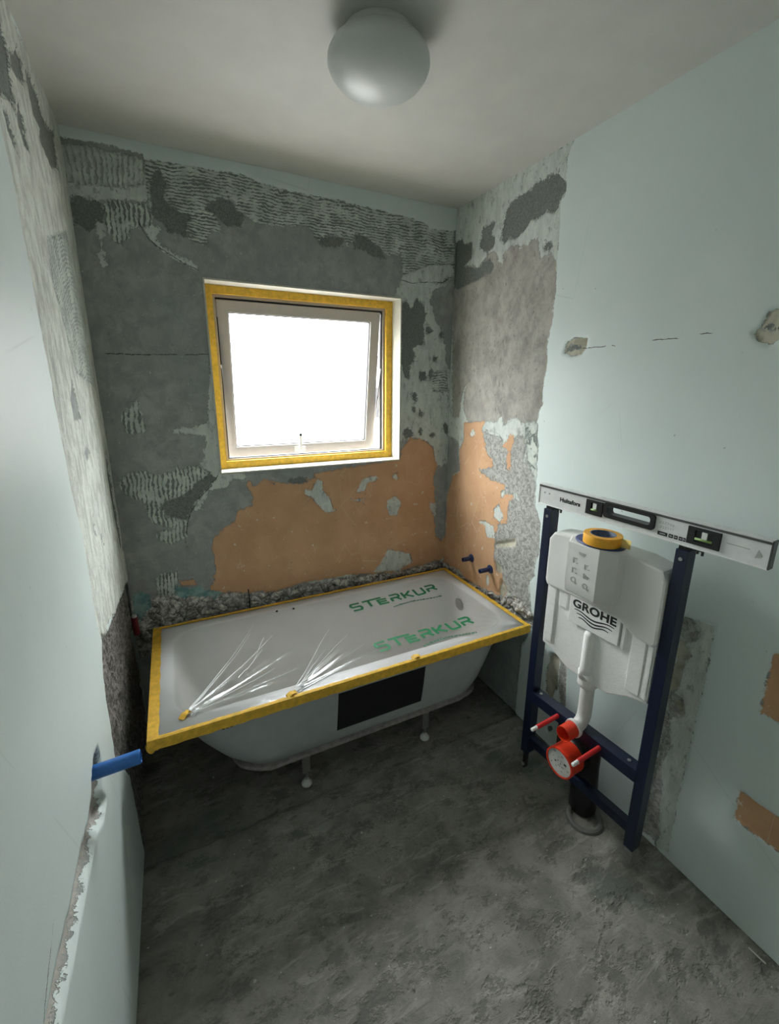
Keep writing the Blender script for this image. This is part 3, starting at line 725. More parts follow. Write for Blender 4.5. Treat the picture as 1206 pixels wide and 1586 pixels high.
def floor_mat():
    t = NT('screed_floor')
    a = t.noise(6, 6, .74, co=t.mp((1, 1, 1), rot=(0, 0, .6)), dist=.5)
    b = t.noise(15, 6, .76, co=t.mp((.40, 1.7, 1), rot=(0, 0, -1.05)), dist=.7)
    c = t.mix(t.rng(a, .30, .68), (.15, .148, .13), (.29, .282, .25))
    c = t.mix(t.ma('MULTIPLY', t.rng(b, .50, .62, 0, .7), t.rng(t.noise(2.3, 2, .6), .38, .55)), c, (.38, .37, .33))
    d = t.noise(11, 5, .72, co=t.mp((.75, 1.2, 1), loc=(3, 1, 0), rot=(0, 0, -.9)))
    c = t.mix(t.rng(d, .56, .62, 0, .62), c, (.095, .095, .084))
    c = t.mix(t.rng(t.noise(22, 4, .7, co=t.mp((.6, 1.3, 1), rot=(0, 0, -.9))), .60, .66, 0, .6), c, (.09, .09, .08))
    c = t.mix(t.rng(t.noise(1.8, 3, .6, co=t.mp(loc=(0, 5, 0))), .56, .68, 0, .5), c, (.065, .095, .078))
    c = t.mix(t.rng(t.noise(95, 1, .4), .77, .80), c, (.55, .55, .50))
    h = t.ma('ADD', t.ma('ADD', t.ma('MULTIPLY', b, 1.2), t.rng(d, .5, .62, 1, 0)), t.ma('MULTIPLY', t.noise(80, 3, .7), .5))
    t.bsdf(c, .72, t.bump(h, .004, .9))
    return t.m
M['floor'] = floor_mat()

# ------------------------------------------------------------------ floor with its low step in front of the tub
def build_floor():
    xs = np.linspace(-.1, W+.1, 120)
    ys = np.unique(np.concatenate([np.linspace(YF-.1, .12, 190), np.linspace(-.765, -.705, 50)]))
    X, Y = np.meshgrid(xs, ys)
    edge = -.735+.010*(vnoise(X, X*0, 9, 5)-.5)+.012*(vnoise(X, Y, 40, 6)-.5)
    Z = -.016*np.clip((Y-edge)/.010, 0, 1)-.014*np.exp(-((Y-edge+.002)/.0035)**2)+.004*(vnoise(X, Y, 6, 7)-.5)+.002*(vnoise(X, Y, 30, 8)-.5)-.002
    Z = np.minimum(Z, 0.0)
    bm = bmesh.new(); V = [[bm.verts.new((X[i, j], Y[i, j], Z[i, j])) for j in range(X.shape[1])] for i in range(X.shape[0])]
    for i in range(X.shape[0]-1):
        for j in range(X.shape[1]-1): bm.faces.new((V[i][j], V[i][j+1], V[i+1][j+1], V[i+1][j]))
    box(bm, -.1, W+.1, YF-.1, .15, -.14, -.03)
    o = link('floor', bm, M['floor'], smooth=True); o['kind'] = 'structure'
build_floor()
bm = bmesh.new(); box(bm, -.12, W+.12, YF-.12, .16, H-.001, H+.12)
o = link('ceiling', bm, M['white_paint']); o['kind'] = 'structure'
bm = bmesh.new()
DX0, DX1, DZ = .45, 1.27, 2.05
box(bm, -.1, DX0, YF-.1, YF, -.02, H+.1); box(bm, DX1, W+.1, YF-.1, YF, -.02, H+.1); box(bm, DX0, DX1, YF-.1, YF, DZ, H+.1)
o = link('wall_front', bm, M['white_paint']); o['kind'] = 'structure'
dr = bpy.data.objects.new('door_1', None); C.objects.link(dr); dr.location = (DX0, YF-.05, 0); dr['kind'] = 'structure'
bm = bmesh.new(); box(bm, .005, DX1-DX0-.005, -.03, .02, .005, DZ-.005); link('door_leaf', bm, M['wood'], dr, bevel=.003)
bm = bmesh.new(); cyl(bm, (.06, .02, 1.02), (.06, .06, 1.02), .009); cyl(bm, (.06, .055, 1.02), (.18, .055, 1.02), .008); link('door_handle', bm, M['steel'], dr, smooth=True)

# plaster fillet of white ceiling paint down the back right corner
# ------------------------------------------------------------------ window
win = bpy.data.objects.new('window_1', None); C.objects.link(win); win['kind'] = 'structure'
YW = .092                                                     # face of the fixed frame
bm = bmesh.new(); frame_ring(bm, (WX0-.004, WX1+.004, WZ0-.004, WZ1+.004), (WX0+.003, WX1-.003, WZ0+.003, WZ1-.003), -.006, .26)
link('window_reveal', bm, M['cream'], win)
o1 = (WX0+.003, WX1-.003, WZ0+.003, WZ1-.003)
i0 = (WX0+.037, WX1-.037, WZ0+.037, WZ1-.037)
i1 = (WX0+.050, WX1-.050, WZ0+.046, WZ1-.050)
bm = bmesh.new(); frame_ring(bm, o1, i0, YW, YW+.018); frame_ring(bm, o1, i1, YW+.0181, YW+.07); link('window_frame', bm, M['frame'], win)
for q in ((i0[0], i0[0]+.0008, i0[2], i0[3]), (i0[1]-.0008, i0[1], i0[2], i0[3]), (i0[0], i0[1], i0[2], i0[2]+.0008), (i0[0], i0[1], i0[3]-.0008, i0[3])):
    bm = bmesh.new(); box(bm, q[0], q[1], YW-.0005, YW+.0178, q[2], q[3]); link('masking_tape', bm, M['tape'], win)
bm = bmesh.new(); frame_ring(bm, i1, (i1[0]+.006, i1[1]-.006, i1[2]+.004, i1[3]-.012), YW+.030, YW+.045); link('gasket', bm, M['gasket'], win)
for nm_, q in (('l', (o1[0], o1[0]+.0338, o1[2], o1[3])), ('r', (o1[1]-.034, o1[1], o1[2], o1[3])),
               ('b', (o1[0], o1[1], o1[2], o1[2]+.034)), ('t', (o1[0], o1[1], o1[3]-.034, o1[3]))):
    dd = .0006 if nm_ in 'lr' else .0011
    bm = bmesh.new(); box(bm, q[0], q[1], YW-dd, YW-.0001, q[2], q[3])
    link('masking_tape', bm, M['tape'], win)
sash = bpy.data.objects.new('window_sash', None); C.objects.link(sash); sash.parent = win
SX0, SX1, SL = .486, 1.306, .745
sash.location = (0, YW+.020, 2.006); sash.rotation_euler = (.132, 0, 0)
bm = bmesh.new(); frame_ring(bm, (SX0, SX1, -SL, 0), (SX0+.052, SX1-.052, -SL+.052, -.052), 0, .045)
link('sash_frame', bm, M['frame'], sash, bevel=.003)
bm = bmesh.new(); frame_ring(bm, (SX0+.050, SX1-.050, -SL+.050, -.050), (SX0+.056, SX1-.056, -SL+.056, -.056), .010, .030)
link('glazing_seal', bm, M['gasket'], sash)
bm = bmesh.new(); box(bm, SX0+.045, SX1-.045, .018, .024, -SL+.045, -.045); link('window_pane', bm, M['pane'], sash)
bm = bmesh.new(); xm = (SX0+SX1)/2-.03
box(bm, xm-.03, xm+.03, -.010, 0, -SL+.012, -SL+.040); box(bm, xm-.006, xm+.006, -.022, -.004, -SL+.02, -SL+.105)
hd_ = link('sash_handle', bm, M['plastic'], sash, bevel=.0015)
bm = bmesh.new(); cyl(bm, (xm, -.024, -SL+.108), (xm, -.006, -SL+.108), .0075); link('handle_knob', bm, M['black'], sash, smooth=False)
bm = bmesh.new()
for xx in (i1[0]+.004, i1[1]-.006):
    tube(bm, [(xx, YW+.03, 1.72), (xx, YW+.09, 1.50), (xx, YW+.115, 1.44)], .004, 8)
link('stay_arm', bm, M['steel'], win)
bm = bmesh.new(); box(bm, WX0-.1, WX1+.1, .262, .46, WZ0-.05, WZ0-.006); o = link('trim_1', bm, M['pinkstone'], bevel=.003); o['kind'] = 'structure'

# neighbouring house seen in the slit beside the open sash
hs = thing('neighbour_house', 'pale house across the yard, seen in the slit beside the open window sash', 'house', (6.6, 9.0, 0))
bm = bmesh.new(); box(bm, -2.2, 2.2, 0, 3, -3, 2.3); link('house_wall', bm, mat('house_render', (.60, .57, .57), .8), hs)
bm = bmesh.new(); prism(bm, [(-.3, 2.3), (3.3, 2.3), (1.5, 3.3)], -2.4, 2.4, Matrix(((0, 0, 1, 0), (1, 0, 0, 0), (0, 1, 0, 0), (0, 0, 0, 1)))); link('house_roof', bm, mat('house_roof', (.16, .13, .13), .8), hs)
for k in (-1.3, -.1, 1.1):
    bm = bmesh.new(); box(bm, k-.3, k+.3, -.04, .02, .7, 1.5); link('house_window', bm, mat('house_window_glass', (.02, .02, .022), .9), hs)

# ------------------------------------------------------------------ ceiling lamp
LX, LY = .839, -.885
lamp = thing('ceiling_lamp', 'round opal glass dome lamp, unlit, fixed to the white ceiling', 'ceiling lamp', (LX, LY, H))
bm = bmesh.new(); lathe(bm, [(0, 0), (.092, 0), (.095, -.006), (.095, -.022), (.088, -.026), (0, -.026)]); link('lamp_base', bm, M['plastic'], lamp, autosmooth=40)
bm = bmesh.new()
prof = [(.0, -.024), (.098, -.024), (.112, -.030), (.124, -.044), (.131, -.062), (.132, -.080), (.126, -.100), (.112, -.122), (.090, -.144), (.060, -.160), (.030, -.167), (0, -.169)]
prof = [(r*1.0186, (z+.024)*.745-.024) for r, z in prof]
lathe(bm, prof, 64); link('lamp_shade', bm, M['opal'], lamp, smooth=True)

# ------------------------------------------------------------------ bathtub
def rrect(x0, x1, y0, y1, r, n=8):
    out = []
    for cx_, cy_, a0 in ((x1-r, y1-r, 0), (x0+r, y1-r, PI/2), (x0+r, y0+r, PI), (x1-r, y0+r, 3*PI/2)):
        for k in range(n+1):
            a = a0+PI/2*k/n; out.append((cx_+r*math.cos(a), cy_+r*math.sin(a)))
    return out
def loft(bm, loops, cap_last=True, closed=False):
    R = [[bm.verts.new((x, y, z)) for x, y in rr] for rr, z in loops]
    for A, B in zip(R, R[1:]):
        n = len(A)
        for i in range(n):
            j = (i+1) % n
            bm.faces.new((A[i], A[j], B[j], B[i]))
    if cap_last: bm.faces.new(R[-1][::-1])
    return R
ty0, ty1 = TY1, TY0                                            # front, back
tub = thing('bathtub', 'white built-in bathtub on leg supports under the window', 'bathtub', (0, 0, -.016))
tub_z = .016
bm = bmesh.new()
O = (TX0, TX1, ty0, ty1)
def ins(l, r_, f, b): return (O[0]+l, O[1]-r_, O[2]+f, O[3]-b)
loops = [(rrect(*ins(.004, .004, .004, .004), .012), RIM-.034), (rrect(*O, .014), RIM-.030), (rrect(*O, .014), RIM-.004), (rrect(*ins(.004, .004, .004, .004), .012), RIM),
         (rrect(*ins(.070, .060, .066, .050), .10), RIM-.001), (rrect(*ins(.080, .068, .074, .058), .11), RIM-.008),
         (rrect(*ins(.100, .078, .086, .068), .13), RIM-.05), (rrect(*ins(.150, .100, .105, .085), .14), RIM-.20),
         (rrect(*ins(.220, .130, .125, .105), .14), RIM-.30), (rrect(*ins(.290, .165, .155, .135), .13), RIM-.345), (rrect(*ins(.36, .22, .21, .19), .10), RIM-.36)]
loops = [(a, z+tub_z) for a, z in loops]
R_l = loft(bm, loops)
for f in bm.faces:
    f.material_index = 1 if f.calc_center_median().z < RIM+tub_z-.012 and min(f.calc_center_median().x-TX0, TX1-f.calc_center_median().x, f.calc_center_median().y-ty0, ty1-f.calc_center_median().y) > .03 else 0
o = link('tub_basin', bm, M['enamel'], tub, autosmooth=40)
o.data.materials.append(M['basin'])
bm = bmesh.new()
loops = [(rrect(*ins(.045, .045, .045, .03), .11), RIM-.012), (rrect(*ins(.075, .055, .062, .045), .14), RIM-.06), (rrect(*ins(.130, .085, .082, .06), .16), RIM-.20),
         (rrect(*ins(.195, .115, .100, .08), .16), RIM-.30), (rrect(*ins(.260, .150, .120, .10), .15), RIM-.365), (rrect(*ins(.32, .22, .17, .15), .12), RIM-.385)]
loops = [(a, z+tub_z) for a, z in loops]
loft(bm, loops); link('outer_shell', bm, M['shell'], tub, autosmooth=50)
bm = bmesh.new()
R_ = rrect(*ins(.245, .14, .105, .09), .16); jag = [(x+.006*math.sin(37*x+5*y), y+.004*math.sin(51*x+9*y)) for x, y in R_]
prism(bm, jag, .168+tub_z, .184+tub_z); link('resin_edge', bm, M['edgeboard'], tub)
# black pad follows the leaning front of the shell
bm = bmesh.new()
zz = [RIM-.10, RIM-.20, RIM-.30]; yy = [O[2]+.069, O[2]+.082, O[2]+.100]
va = [[bm.verts.new((x, y-.002, z+tub_z)) for x in (.735, 1.135)] for z, y in zip(zz, yy)]
vb = [[bm.verts.new((x, y+.004, z+tub_z)) for x in (.735, 1.135)] for z, y in zip(zz, yy)]
for i in range(2):
    bm.faces.new((va[i][0], va[i][1], va[i+1][1], va[i+1][0])); bm.faces.new((vb[i][1], vb[i][0], vb[i+1][0], vb[i+1][1]))
    for k in (0, 1): bm.faces.new((va[i][k], va[i+1][k], vb[i+1][k], vb[i][k]))
bm.faces.new((va[0][0], vb[0][0], vb[0][1], va[0][1])); bm.faces.new((va[2][0], va[2][1], vb[2][1], vb[2][0]))
o = link('sound_pad', bm, M['pad'], tub); o['label'] = 'black square pad'
for x, y in ((.611, -.650), (1.189, -.655), (.611, -.24), (1.189, -.24)):
    bm = bmesh.new(); box(bm, x-.017, x+.017, y-.006, y+.014, .048+tub_z, .186+tub_z); box(bm, x-.017, x+.017, y-.006, y+.10, .160+tub_z, .17+tub_z)
    cyl(bm, (x, y, .02+tub_z), (x, y, .10+tub_z), .006)
    lg = link('leg', bm, M['steel'], tub)
    bm = bmesh.new(); lathe(bm, [(0, 0), (.022, 0), (.022, .008), (.012, .018), (.010, .028), (0, .028)], 20, Matrix.Translation((x, y, .004)))
    link('foot_pad', bm, M['plastic'], lg, autosmooth=40)
bm = bmesh.new(); lathe(bm, [(0, 0), (.034, 0), (.036, .004), (.026, .010), (0, .011)], 28,
     Matrix.Translation((TX1-.084, -.36, RIM-.085+tub_z)) @ Matrix.Rotation(-PI/2-.1, 4, 'Y')); link('overflow_cover', bm, M['steel'], tub, autosmooth=40)
bm = bmesh.new(); lathe(bm, [(0, .004), (.026, .004), (.034, .002), (.036, 0)], 28, Matrix.Translation((1.30, -.44, RIM-.36+tub_z))); link('drain', bm, M['steel'], tub, autosmooth=40)
for k in range(3):
    bm = bmesh.new(); x = .30+.014*k; box(bm, x, x+.010, O[2]+.060, O[2]+.0615, RIM-.075, RIM-.070+.0); 
    link('printed_mark', bm, M['print'], tub)

# ------------------------------------------------------------------ protective film taped over the tub
film = thing('protective_film', 'clear plastic film with green print taped over the bathtub', 'protective film', (0, 0, RIM))
FN, FM = 190, 96
xs = np.linspace(TX0+.004, TX1-.004, FN); ys = np.linspace(TY1+.004, TY0-.004, FM)
X, Y = np.meshgrid(xs, ys)
Z = np.zeros_like(X)+.0022
ex = np.clip(np.minimum(X-TX0-.05, TX1-.05-X)/.25, 0, 1); ey = np.clip(np.minimum(Y-TY1-.05, TY0-.04-Y)/.2, 0, 1)
inn = np.clip(ex, 0, 1)*np.clip(ey, 0, 1)
Z += -.010*inn*(.4+vnoise(X, Y, 3, 11)) + .004*(vnoise(X, Y, 9, 12)-.3)*np.clip(inn*3, 0, 1)
def wrinkle(p0, p1, w, hgt, fade=1.0):
    global Z
    p0, p1 = np.array(p0), np.array(p1); d = p1-p0; L = np.linalg.norm(d); d /= L
    t_ = (X-p0[0])*d[0]+(Y-p0[1])*d[1]; s_ = -(X-p0[0])*d[1]+(Y-p0[1])*d[0]
    prof = np.exp(-(s_/w)**2)*np.clip(t_/.02, 0, 1)*np.clip((L-t_)/(L*.6), 0, 1)**fade
    Z = np.maximum(Z, Z+hgt*prof)
for p0, dirs in (((.20, -.725), ((.55, -.18), (.62, -.30), (.50, -.36), (.66, -.42), (.80, -.40), (.72, -.60), (.60, -.66))),
                 ((.55, -.770), ((.90, -.30), (1.02, -.38), (.92, -.48), (.90, -.56), (.90, -.66))),
                 ((1.62, -.765), ((1.40, -.55), (1.36, -.62), (1.45, -.45), (1.38, -.70)))):
    for d in dirs:
        wrinkle(p0, d, .0040, .0030)
        wrinkle((p0[0], p0[1]), (d[0]+.05, d[1]+.035), .004, .002)
bm = bmesh.new(); V = [[bm.verts.new((X[i, j], Y[i, j], max(Z[i, j], -.012))) for j in range(FN)] for i in range(FM)]
for i in range(FM-1):
    for j in range(FN-1): bm.faces.new((V[i][j], V[i][j+1], V[i+1][j+1], V[i+1][j]))
link('film_sheet', bm, M['film'], film, smooth=True)
def zfilm(x, y):
    j = np.clip(int((x-xs[0])/(xs[1]-xs[0])), 0, FN-1); i = np.clip(int((y-ys[0])/(ys[1]-ys[0])), 0, FM-1)
    return max(Z[max(0, i-1):i+3, max(0, j-1):j+3].max(), -.012)
# thin fold lines of the film, standing up where it is pulled by the tabs
def fold(p0, p1, w=.0016, h=.004, wav=.004):
    n = 26; bm = bmesh.new(); prev = None
    p0, p1 = np.array(p0), np.array(p1); d = (p1-p0); nn = np.array([-d[1], d[0]])/np.linalg.norm(d)
    for k in range(n+1):
        s = k/n; c = p0+d*s+nn*wav*math.sin(5*s+p0[0]*9)*s
        ww = w*(1-.75*s); hh = h*(1-.6*s)
        z = zfilm(*c)
        cur = [bm.verts.new((*(c-nn*ww), z)), bm.verts.new((c[0], c[1], z+hh)), bm.verts.new((*(c+nn*ww), z))]
        if prev:
            for a in range(2): bm.faces.new((prev[a], prev[a+1], cur[a+1], cur[a]))
        prev = cur
    return bm
M['fold'] = mat('film_fold', (.86, .88, .90), .18, .04, 40, 0)
FO = [((.205, -.722), (.50, -.235)), ((.208, -.726), (.47, -.31)), ((.210, -.728), (.56, -.36)), ((.215, -.735), (.52, -.60)), ((.215, -.738), (.60, -.64)),
      ((.56, -.765), (.80, -.42)), ((.565, -.768), (.86, -.50)), ((.57, -.770), (.90, -.60)), ((.575, -.772), (.93, -.665)), ((.57, -.767), (.74, -.56)),
      ((.52, -.36), (.44, -.53)), ((.38, -.60), (.50, -.45)), ((.86, -.50), (.90, -.66))]
for a, b in FO[:-1]: link('film_fold', fold(a, b), M['fold'], film, smooth=True)
T_ = M['tape']
def strip(x0, x1, y0, y1, z0=.0030, z1=.0044):
    """a strip of paper tape, slightly uneven"""
    bm = bmesh.new(); n = 40
    along = (x1-x0) > (y1-y0)
    pv = None
    for k in range(n+1):
        s = k/n; j1 = .0012*math.sin(k*1.9)+.0008*math.sin(k*4.1); j2 = .0014*math.sin(k*1.3+2)
        if along: q = [(x0+(x1-x0)*s, y0, 0), (x0+(x1-x0)*s, y1+j2, 0)]
        else: q = [(x0, y0+(y1-y0)*s, 0), (x1+j2, y0+(y1-y0)*s, 0)]
        cur = [bm.verts.new((a[0], a[1], zz_)) for a in q for zz_ in (z0, z1)]
        if pv:
            for a, b in ((0, 1), (1, 3), (3, 2), (2, 0)): bm.faces.new((pv[a], pv[b], cur[b], cur[a]))
        else: bm.faces.new((cur[0], cur[1], cur[3], cur[2]))
        pv = cur
    bm.faces.new((pv[0], pv[2], pv[3], pv[1]))
    return bm
link('tape_strip', strip(TX0-.001, TX0+.030, TY1-.002, TY0), T_, film)
link('tape_strip', strip(TX1-.022, TX1+.001, TY1-.002, TY0), T_, film)
link('tape_strip', strip(TX0-.001, TX1+.001, TY0-.016, TY0+.001, .0044, .0056), T_, film)
# front strip is folded over the lip of the tub
bm = bmesh.new(); n = 60; pv = None
for k in range(n+1):
    x = TX0-.003+(TX1-TX0+.006)*k/n; j1 = .0012*math.sin(k*1.7)+.001*math.sin(k*3.3)
    pr = [(TY1+.010+j1, .0046), (TY1+.004, .0052), (TY1-.0035, .0030), (TY1-.0040, -.005), (TY1-.0040, -.034+j1), (TY1-.0022, -.034+j1), (TY1-.0016, -.004), (TY1+.010+j1, .0036)]
    cur = [bm.verts.new((x, y, z)) for y, z in pr]
    if pv:
        for a in range(len(pr)):
            b = (a+1) % len(pr); bm.faces.new((pv[a], pv[b], cur[b], cur[a]))
    else: bm.faces.new(cur)
    pv = cur
bm.faces.new(pv[::-1]); link('tape_strip', bm, T_, film)
bm = bmesh.new(); box(bm, TX0-.004, TX0-.0012, TY1-.003, TY0, -.034, .004); link('tape_strip', bm, T_, film)
bm = bmesh.new(); bmesh.ops.create_icosphere(bm, subdivisions=3, radius=1.0)
for v in bm.verts:
    s = 1+.18*math.sin(v.co.x*5+v.co.z*4)+.1*math.sin(v.co.y*9)
    v.co = Vector((TX0+.010+v.co.x*.017*s, TY1+.006+v.co.y*.013*s, -.024+v.co.z*.020*s))
link('tape_corner', bm, T_, film, smooth=True)
for (x, y, a, w) in ((.192, -.728, .9, .044), (.541, -.783, .35, .040), (1.054, -.785, .1, .040)):
    bm = bmesh.new(); R4 = Matrix.Translation((x, y, .007)) @ Matrix.Rotation(a, 4, 'Z')
    n = 9; rows = []
    for i in range(n):
        u = (i/(n-1)-.5)
        rows.append([[bm.verts.new((u*w, (v_-.5)*.024*(1-.3*abs(u)), .003*math.cos(u*7)+.0025*(v_-.5)*math.sin(i)+dz)) for v_ in np.linspace(0, 1, 5)] for dz in (0, .0008)])
    for i in range(n-1):
        for k in range(4):
            for l_ in (0, 1): bm.faces.new((rows[i][l_][k], rows[i][l_][k+1], rows[i+1][l_][k+1], rows[i+1][l_][k]))
        for k in (0, 4): bm.faces.new((rows[i][0][k], rows[i][1][k], rows[i+1][1][k], rows[i+1][0][k]))
    for i in (0, n-1):
        for k in range(4): bm.faces.new((rows[i][0][k], rows[i][0][k+1], rows[i][1][k+1], rows[i][1][k]))
    bmesh.ops.transform(bm, matrix=R4, verts=bm.verts)
    link('tape_tab', bm, T_, film, smooth=True)
# green lettering: thick strokes laid on the film
GL = {'S': [[(1, 1), (.12, 1), (0, .85), (0, .65), (.12, .52), (.88, .52), (1, .38), (1, .15), (.88, 0), (0, 0)]],
      'T': [[(-.15, 1), (2.0, 1)], [(.5, 1), (.5, 0)]],
      'E': [[(1, .68), (0, .68), (0, 0), (1, 0)], [(0, .34), (.9, .34)]],
      'R': [[(0, 0), (0, .55)], [(0, 1), (.85, 1), (1, .88), (1, .62), (.85, .48), (0, .48)], [(.6, .48), (1, 0)]],
      'K': [[(0, 0), (0, 1)], [(.1, .5), (.3, .5), (1, 1)], [(.3, .5), (1, 0)]],
      'U': [[(0, 1), (0, .15), (.12, 0), (.88, 0), (1, .15), (1, 1)]]}
def stroke_word(word, org, ux, uy, lw, lh, gap, sw, material, name, rise=.0040):
    bm = bmesh.new(); x = 0
    org, ux, uy = np.array(org, float), np.array(ux, float), np.array(uy, float)
    for ch in word:
        for pl in GL[ch]:
            pts = [np.array([x+p[0]*lw, p[1]*lh]) for p in pl]
            fine = []
            for a, b in zip(pts, pts[1:]):
                k = max(1, int(np.linalg.norm(b-a)/.01))
                fine += [a+(b-a)*i/k for i in range(k)]
            fine.append(pts[-1])
            rows = []
            for i, p in enumerate(fine):
                d0 = (fine[i]-fine[i-1]) if i else (fine[1]-fine[0]); d1 = (fine[i+1]-fine[i]) if i < len(fine)-1 else d0
                d0 = d0/np.linalg.norm(d0); d1 = d1/np.linalg.norm(d1); dd = d0+d1; dd /= np.linalg.norm(dd)
                nn = np.array([-dd[1], dd[0]]); k = sw/2/max(.5, float(nn @ np.array([-d0[1], d0[0]])))
                r2 = []
                for s in (-1, 1):
                    q = p+nn*k*s; w3 = org+ux*q[0]+uy*q[1]
                    z = zfilm(w3[0], w3[1]); r2 += [bm.verts.new((w3[0], w3[1], z+rise)), bm.verts.new((w3[0], w3[1], z+rise+.0004))]
                rows.append(r2)
            for A, B in zip(rows, rows[1:]):
                for a, b in ((0, 1), (1, 3), (3, 2), (2, 0)): bm.faces.new((A[a], A[b], B[b], B[a]))
        x += lw+gap
    return link(name, bm, material, film)
stroke_word('STERKUR', (.965, -.318, 0), (1, .03, 0), (0, 1, 0), .050, .058, .024, .0135, M['green'], 'printed_word')
stroke_word('STERKUR', (.935, -.688, 0), (1, .03, 0), (0, 1, 0), .050, .060, .024, .0135, M['green'], 'printed_word')
for ox, oy in ((1.165, -.362), (1.12, -.735)):
    bm = bmesh.new(); x = ox; k = 0
    while x < ox+.27:
        w = random.uniform(.006, .02); y = oy+.012*math.sin((x-ox)*16)
        z = zfilm(x, y); box(bm, x, x+w, y, y+random.uniform(.008, .013), z+.0010, z+.0014); x += w+.003
    link('printed_line', bm, M['greengrey'], film)
for x, y in ((.62, -.165), (.70, -.175)):
    bm = bmesh.new(); lathe(bm, [(0, 0), (.006, 0), (.005, .004), (0, .005)], 10, Matrix.Translation((x, y, zfilm(x, y)))); link('dirt_speck', bm, M['print'], film)

# ------------------------------------------------------------------ blue pipe stubs
def stub(label, loc, rot, L, r, collar, material, yaw=0):
    t = thing('pipe_stub', label, 'pipe', loc)
    Mx = Matrix.Rotation(rot, 4, 'Y')
    bm = bmesh.new(); lathe(bm, [(r, -.02), (r, L), (r*.80, L), (r*.74, L-.003), (r*.74, L-.03), (0, L-.03)], 28, Mx); link('pipe', bm, material, t, autosmooth=40)
    if collar:
        bm = bmesh.new(); lathe(bm, [(r*1.0, -.004), (r*1.9, -.004), (r*1.95, .002), (r*1.6, .010), (r*1.05, .012)], 28, Mx); link('wall_sleeve', bm, M['bluedark'], t, autosmooth=40)
    return t
stub('dark blue pipe stub in the orange wall, nearer the corner', (W, -.290, .690), -PI/2, .062, .0125, True, M['bluedark'])
stub('dark blue pipe stub in the orange wall, farther from the corner', (W, -.455, .690), -PI/2, .072, .0125, True, M['bluedark'])
t = thing('pipe_sleeve', 'bright blue plastic pipe sticking out of the left wall chase', 'pipe', (.0, -1.076, .737))
bm = bmesh.new(); lathe(bm, [(.017, -.018), (.017, .098), (.015, .100), (.0145, .098), (.0145, .02), (0, .02)], 28, Matrix.Rotation(PI/2-.05, 4, 'Y')); link('pipe', bm, M['blue'], t, autosmooth=40)

# ------------------------------------------------------------------ installation frame with cistern (local: x along the frame, -y to the room)
FR = thing('installation_frame', 'navy blue steel toilet frame with white cistern standing by the right wall', 'toilet frame', (1.487, -1.027, 0), math.radians(-85.75))
PW, PD = .034, .046
for u0 in (-.045, .431):
    bm = bmesh.new(); box(bm, u0, u0+PW, 0, PD, .085, 1.192)
    p = link('post', bm, M['navy'], FR, bevel=.0015)
    bm = bmesh.new(); w_ = .004 if u0 > 0 else .011
    box(bm, u0+w_, u0+PW-w_, .006, PD-.006-w_, 0.0, .09)
    f_ = link('foot', bm, M['steel'] if u0 > 0 else M['black'], FR, bevel=.0015)
    bm = bmesh.new(); cyl(bm, (u0+.5*PW, .000, .020), (u0+.5*PW, .007, .020), .007); link('adjusting_bolt', bm, M['steel'], f_, autosmooth=40)
    bm = bmesh.new(); box(bm, u0+.002, u0+.016, .010, .030, 1.190, 1.2048); box(bm, u0+.020, u0+.030, .010, .030, 1.190, 1.2048); box(bm, u0+.016, u0+.022, .010, .030, 1.190, 1.198); box(bm, u0+.030, u0+.062, .018, .022, 1.196, 1.199); box(bm, u0+.046, u0+.050, .017, .023, 1.188, 1.197); box(bm, u0+.058, u0+.063, .017, .023, 1.186, 1.199)
    link('clip', bm, M['black'], p)
    bm = bmesh.new(); cyl(bm, (u0+.5*PW, -.002, 1.165), (u0+.5*PW, .002, 1.165), .0055); link('screw', bm, M['steel'], p, autosmooth=40)
bm = bmesh.new(); box(bm, -.012, .432, -.002, .004, .355, .402); box(bm, -.012, .432, .004, .045, .397, .402); box(bm, -.012, .432, .004, .045, .355, .360)
cb = link('crossbar', bm, M['navy'], FR, bevel=.001)
bm = bmesh.new(); box(bm, -.012, .432, .008, .038, .135, .172); link('crossbar', bm, M['navy'], FR, bevel=.0015)
for u in (.015, .395):
    bm = bmesh.new(); cyl(bm, (u, .02, .402), (u, .02, .405), .006); link('bolt', bm, M['steel'], cb, autosmooth=40)
# mounting plate between bar and waste
bm = bmesh.new(); box(bm, .12, .30, .006, .020, .20, .356); link('mounting_plate', bm, M['black'], FR, bevel=.002)
# cistern
cist = bmesh.new()
low = [(.006, 1.00), (.006, .652), (.055, .640), (.13, .602), (.29, .602), (.365, .640), (.426, .656), (.426, 1.00)]
Mxz = Matrix(((1, 0, 0, 0), (0, 0, -1, 0), (0, 1, 0, 0), (0, 0, 0, 1)))    # (x, y)->(x, z), depth along -y
prism(cist, low, -.075, -.004, Mxz)                                        # y from .075 to .004
tank = link('cistern', cist, M['foam'], FR, bevel=.005)
bm = bmesh.new()
up = [(.002, .925), (.010, .905), (.12, .905), (.30, .900), (.36, .870), (.424, .862), (.430, .880), (.428, 1.085), (.415, 1.115), (.34, 1.128), (.10, 1.128), (.020, 1.118), (.002, 1.090)]
prism(bm, up, -.085, .012, Mxz)
link('cistern_cover', bm, M['plastic'], FR, bevel=.008)
bm = bmesh.new()
hp = [(.105, .0), (.105, -.030), (.128, -.070), (.245, -.070), (.290, -.035), (.305, .0)]
def taper(poly, s, zc): return [(.20+(x-.20)*s, y*s) for x, y in poly]
R_ = []
for z, s in ((.945, .90), (.955, .96), (.99, 1.0), (1.118, 1.0), (1.128, .98), (1.133, .93)):
    R_.append([bm.verts.new((x, y, z)) for x, y in taper(hp, s, z)])
for A_, B_ in zip(R_, R_[1:]):
    for i in range(6):
        j = (i+1) % 6; bm.faces.new((A_[i], A_[j], B_[j], B_[i]))
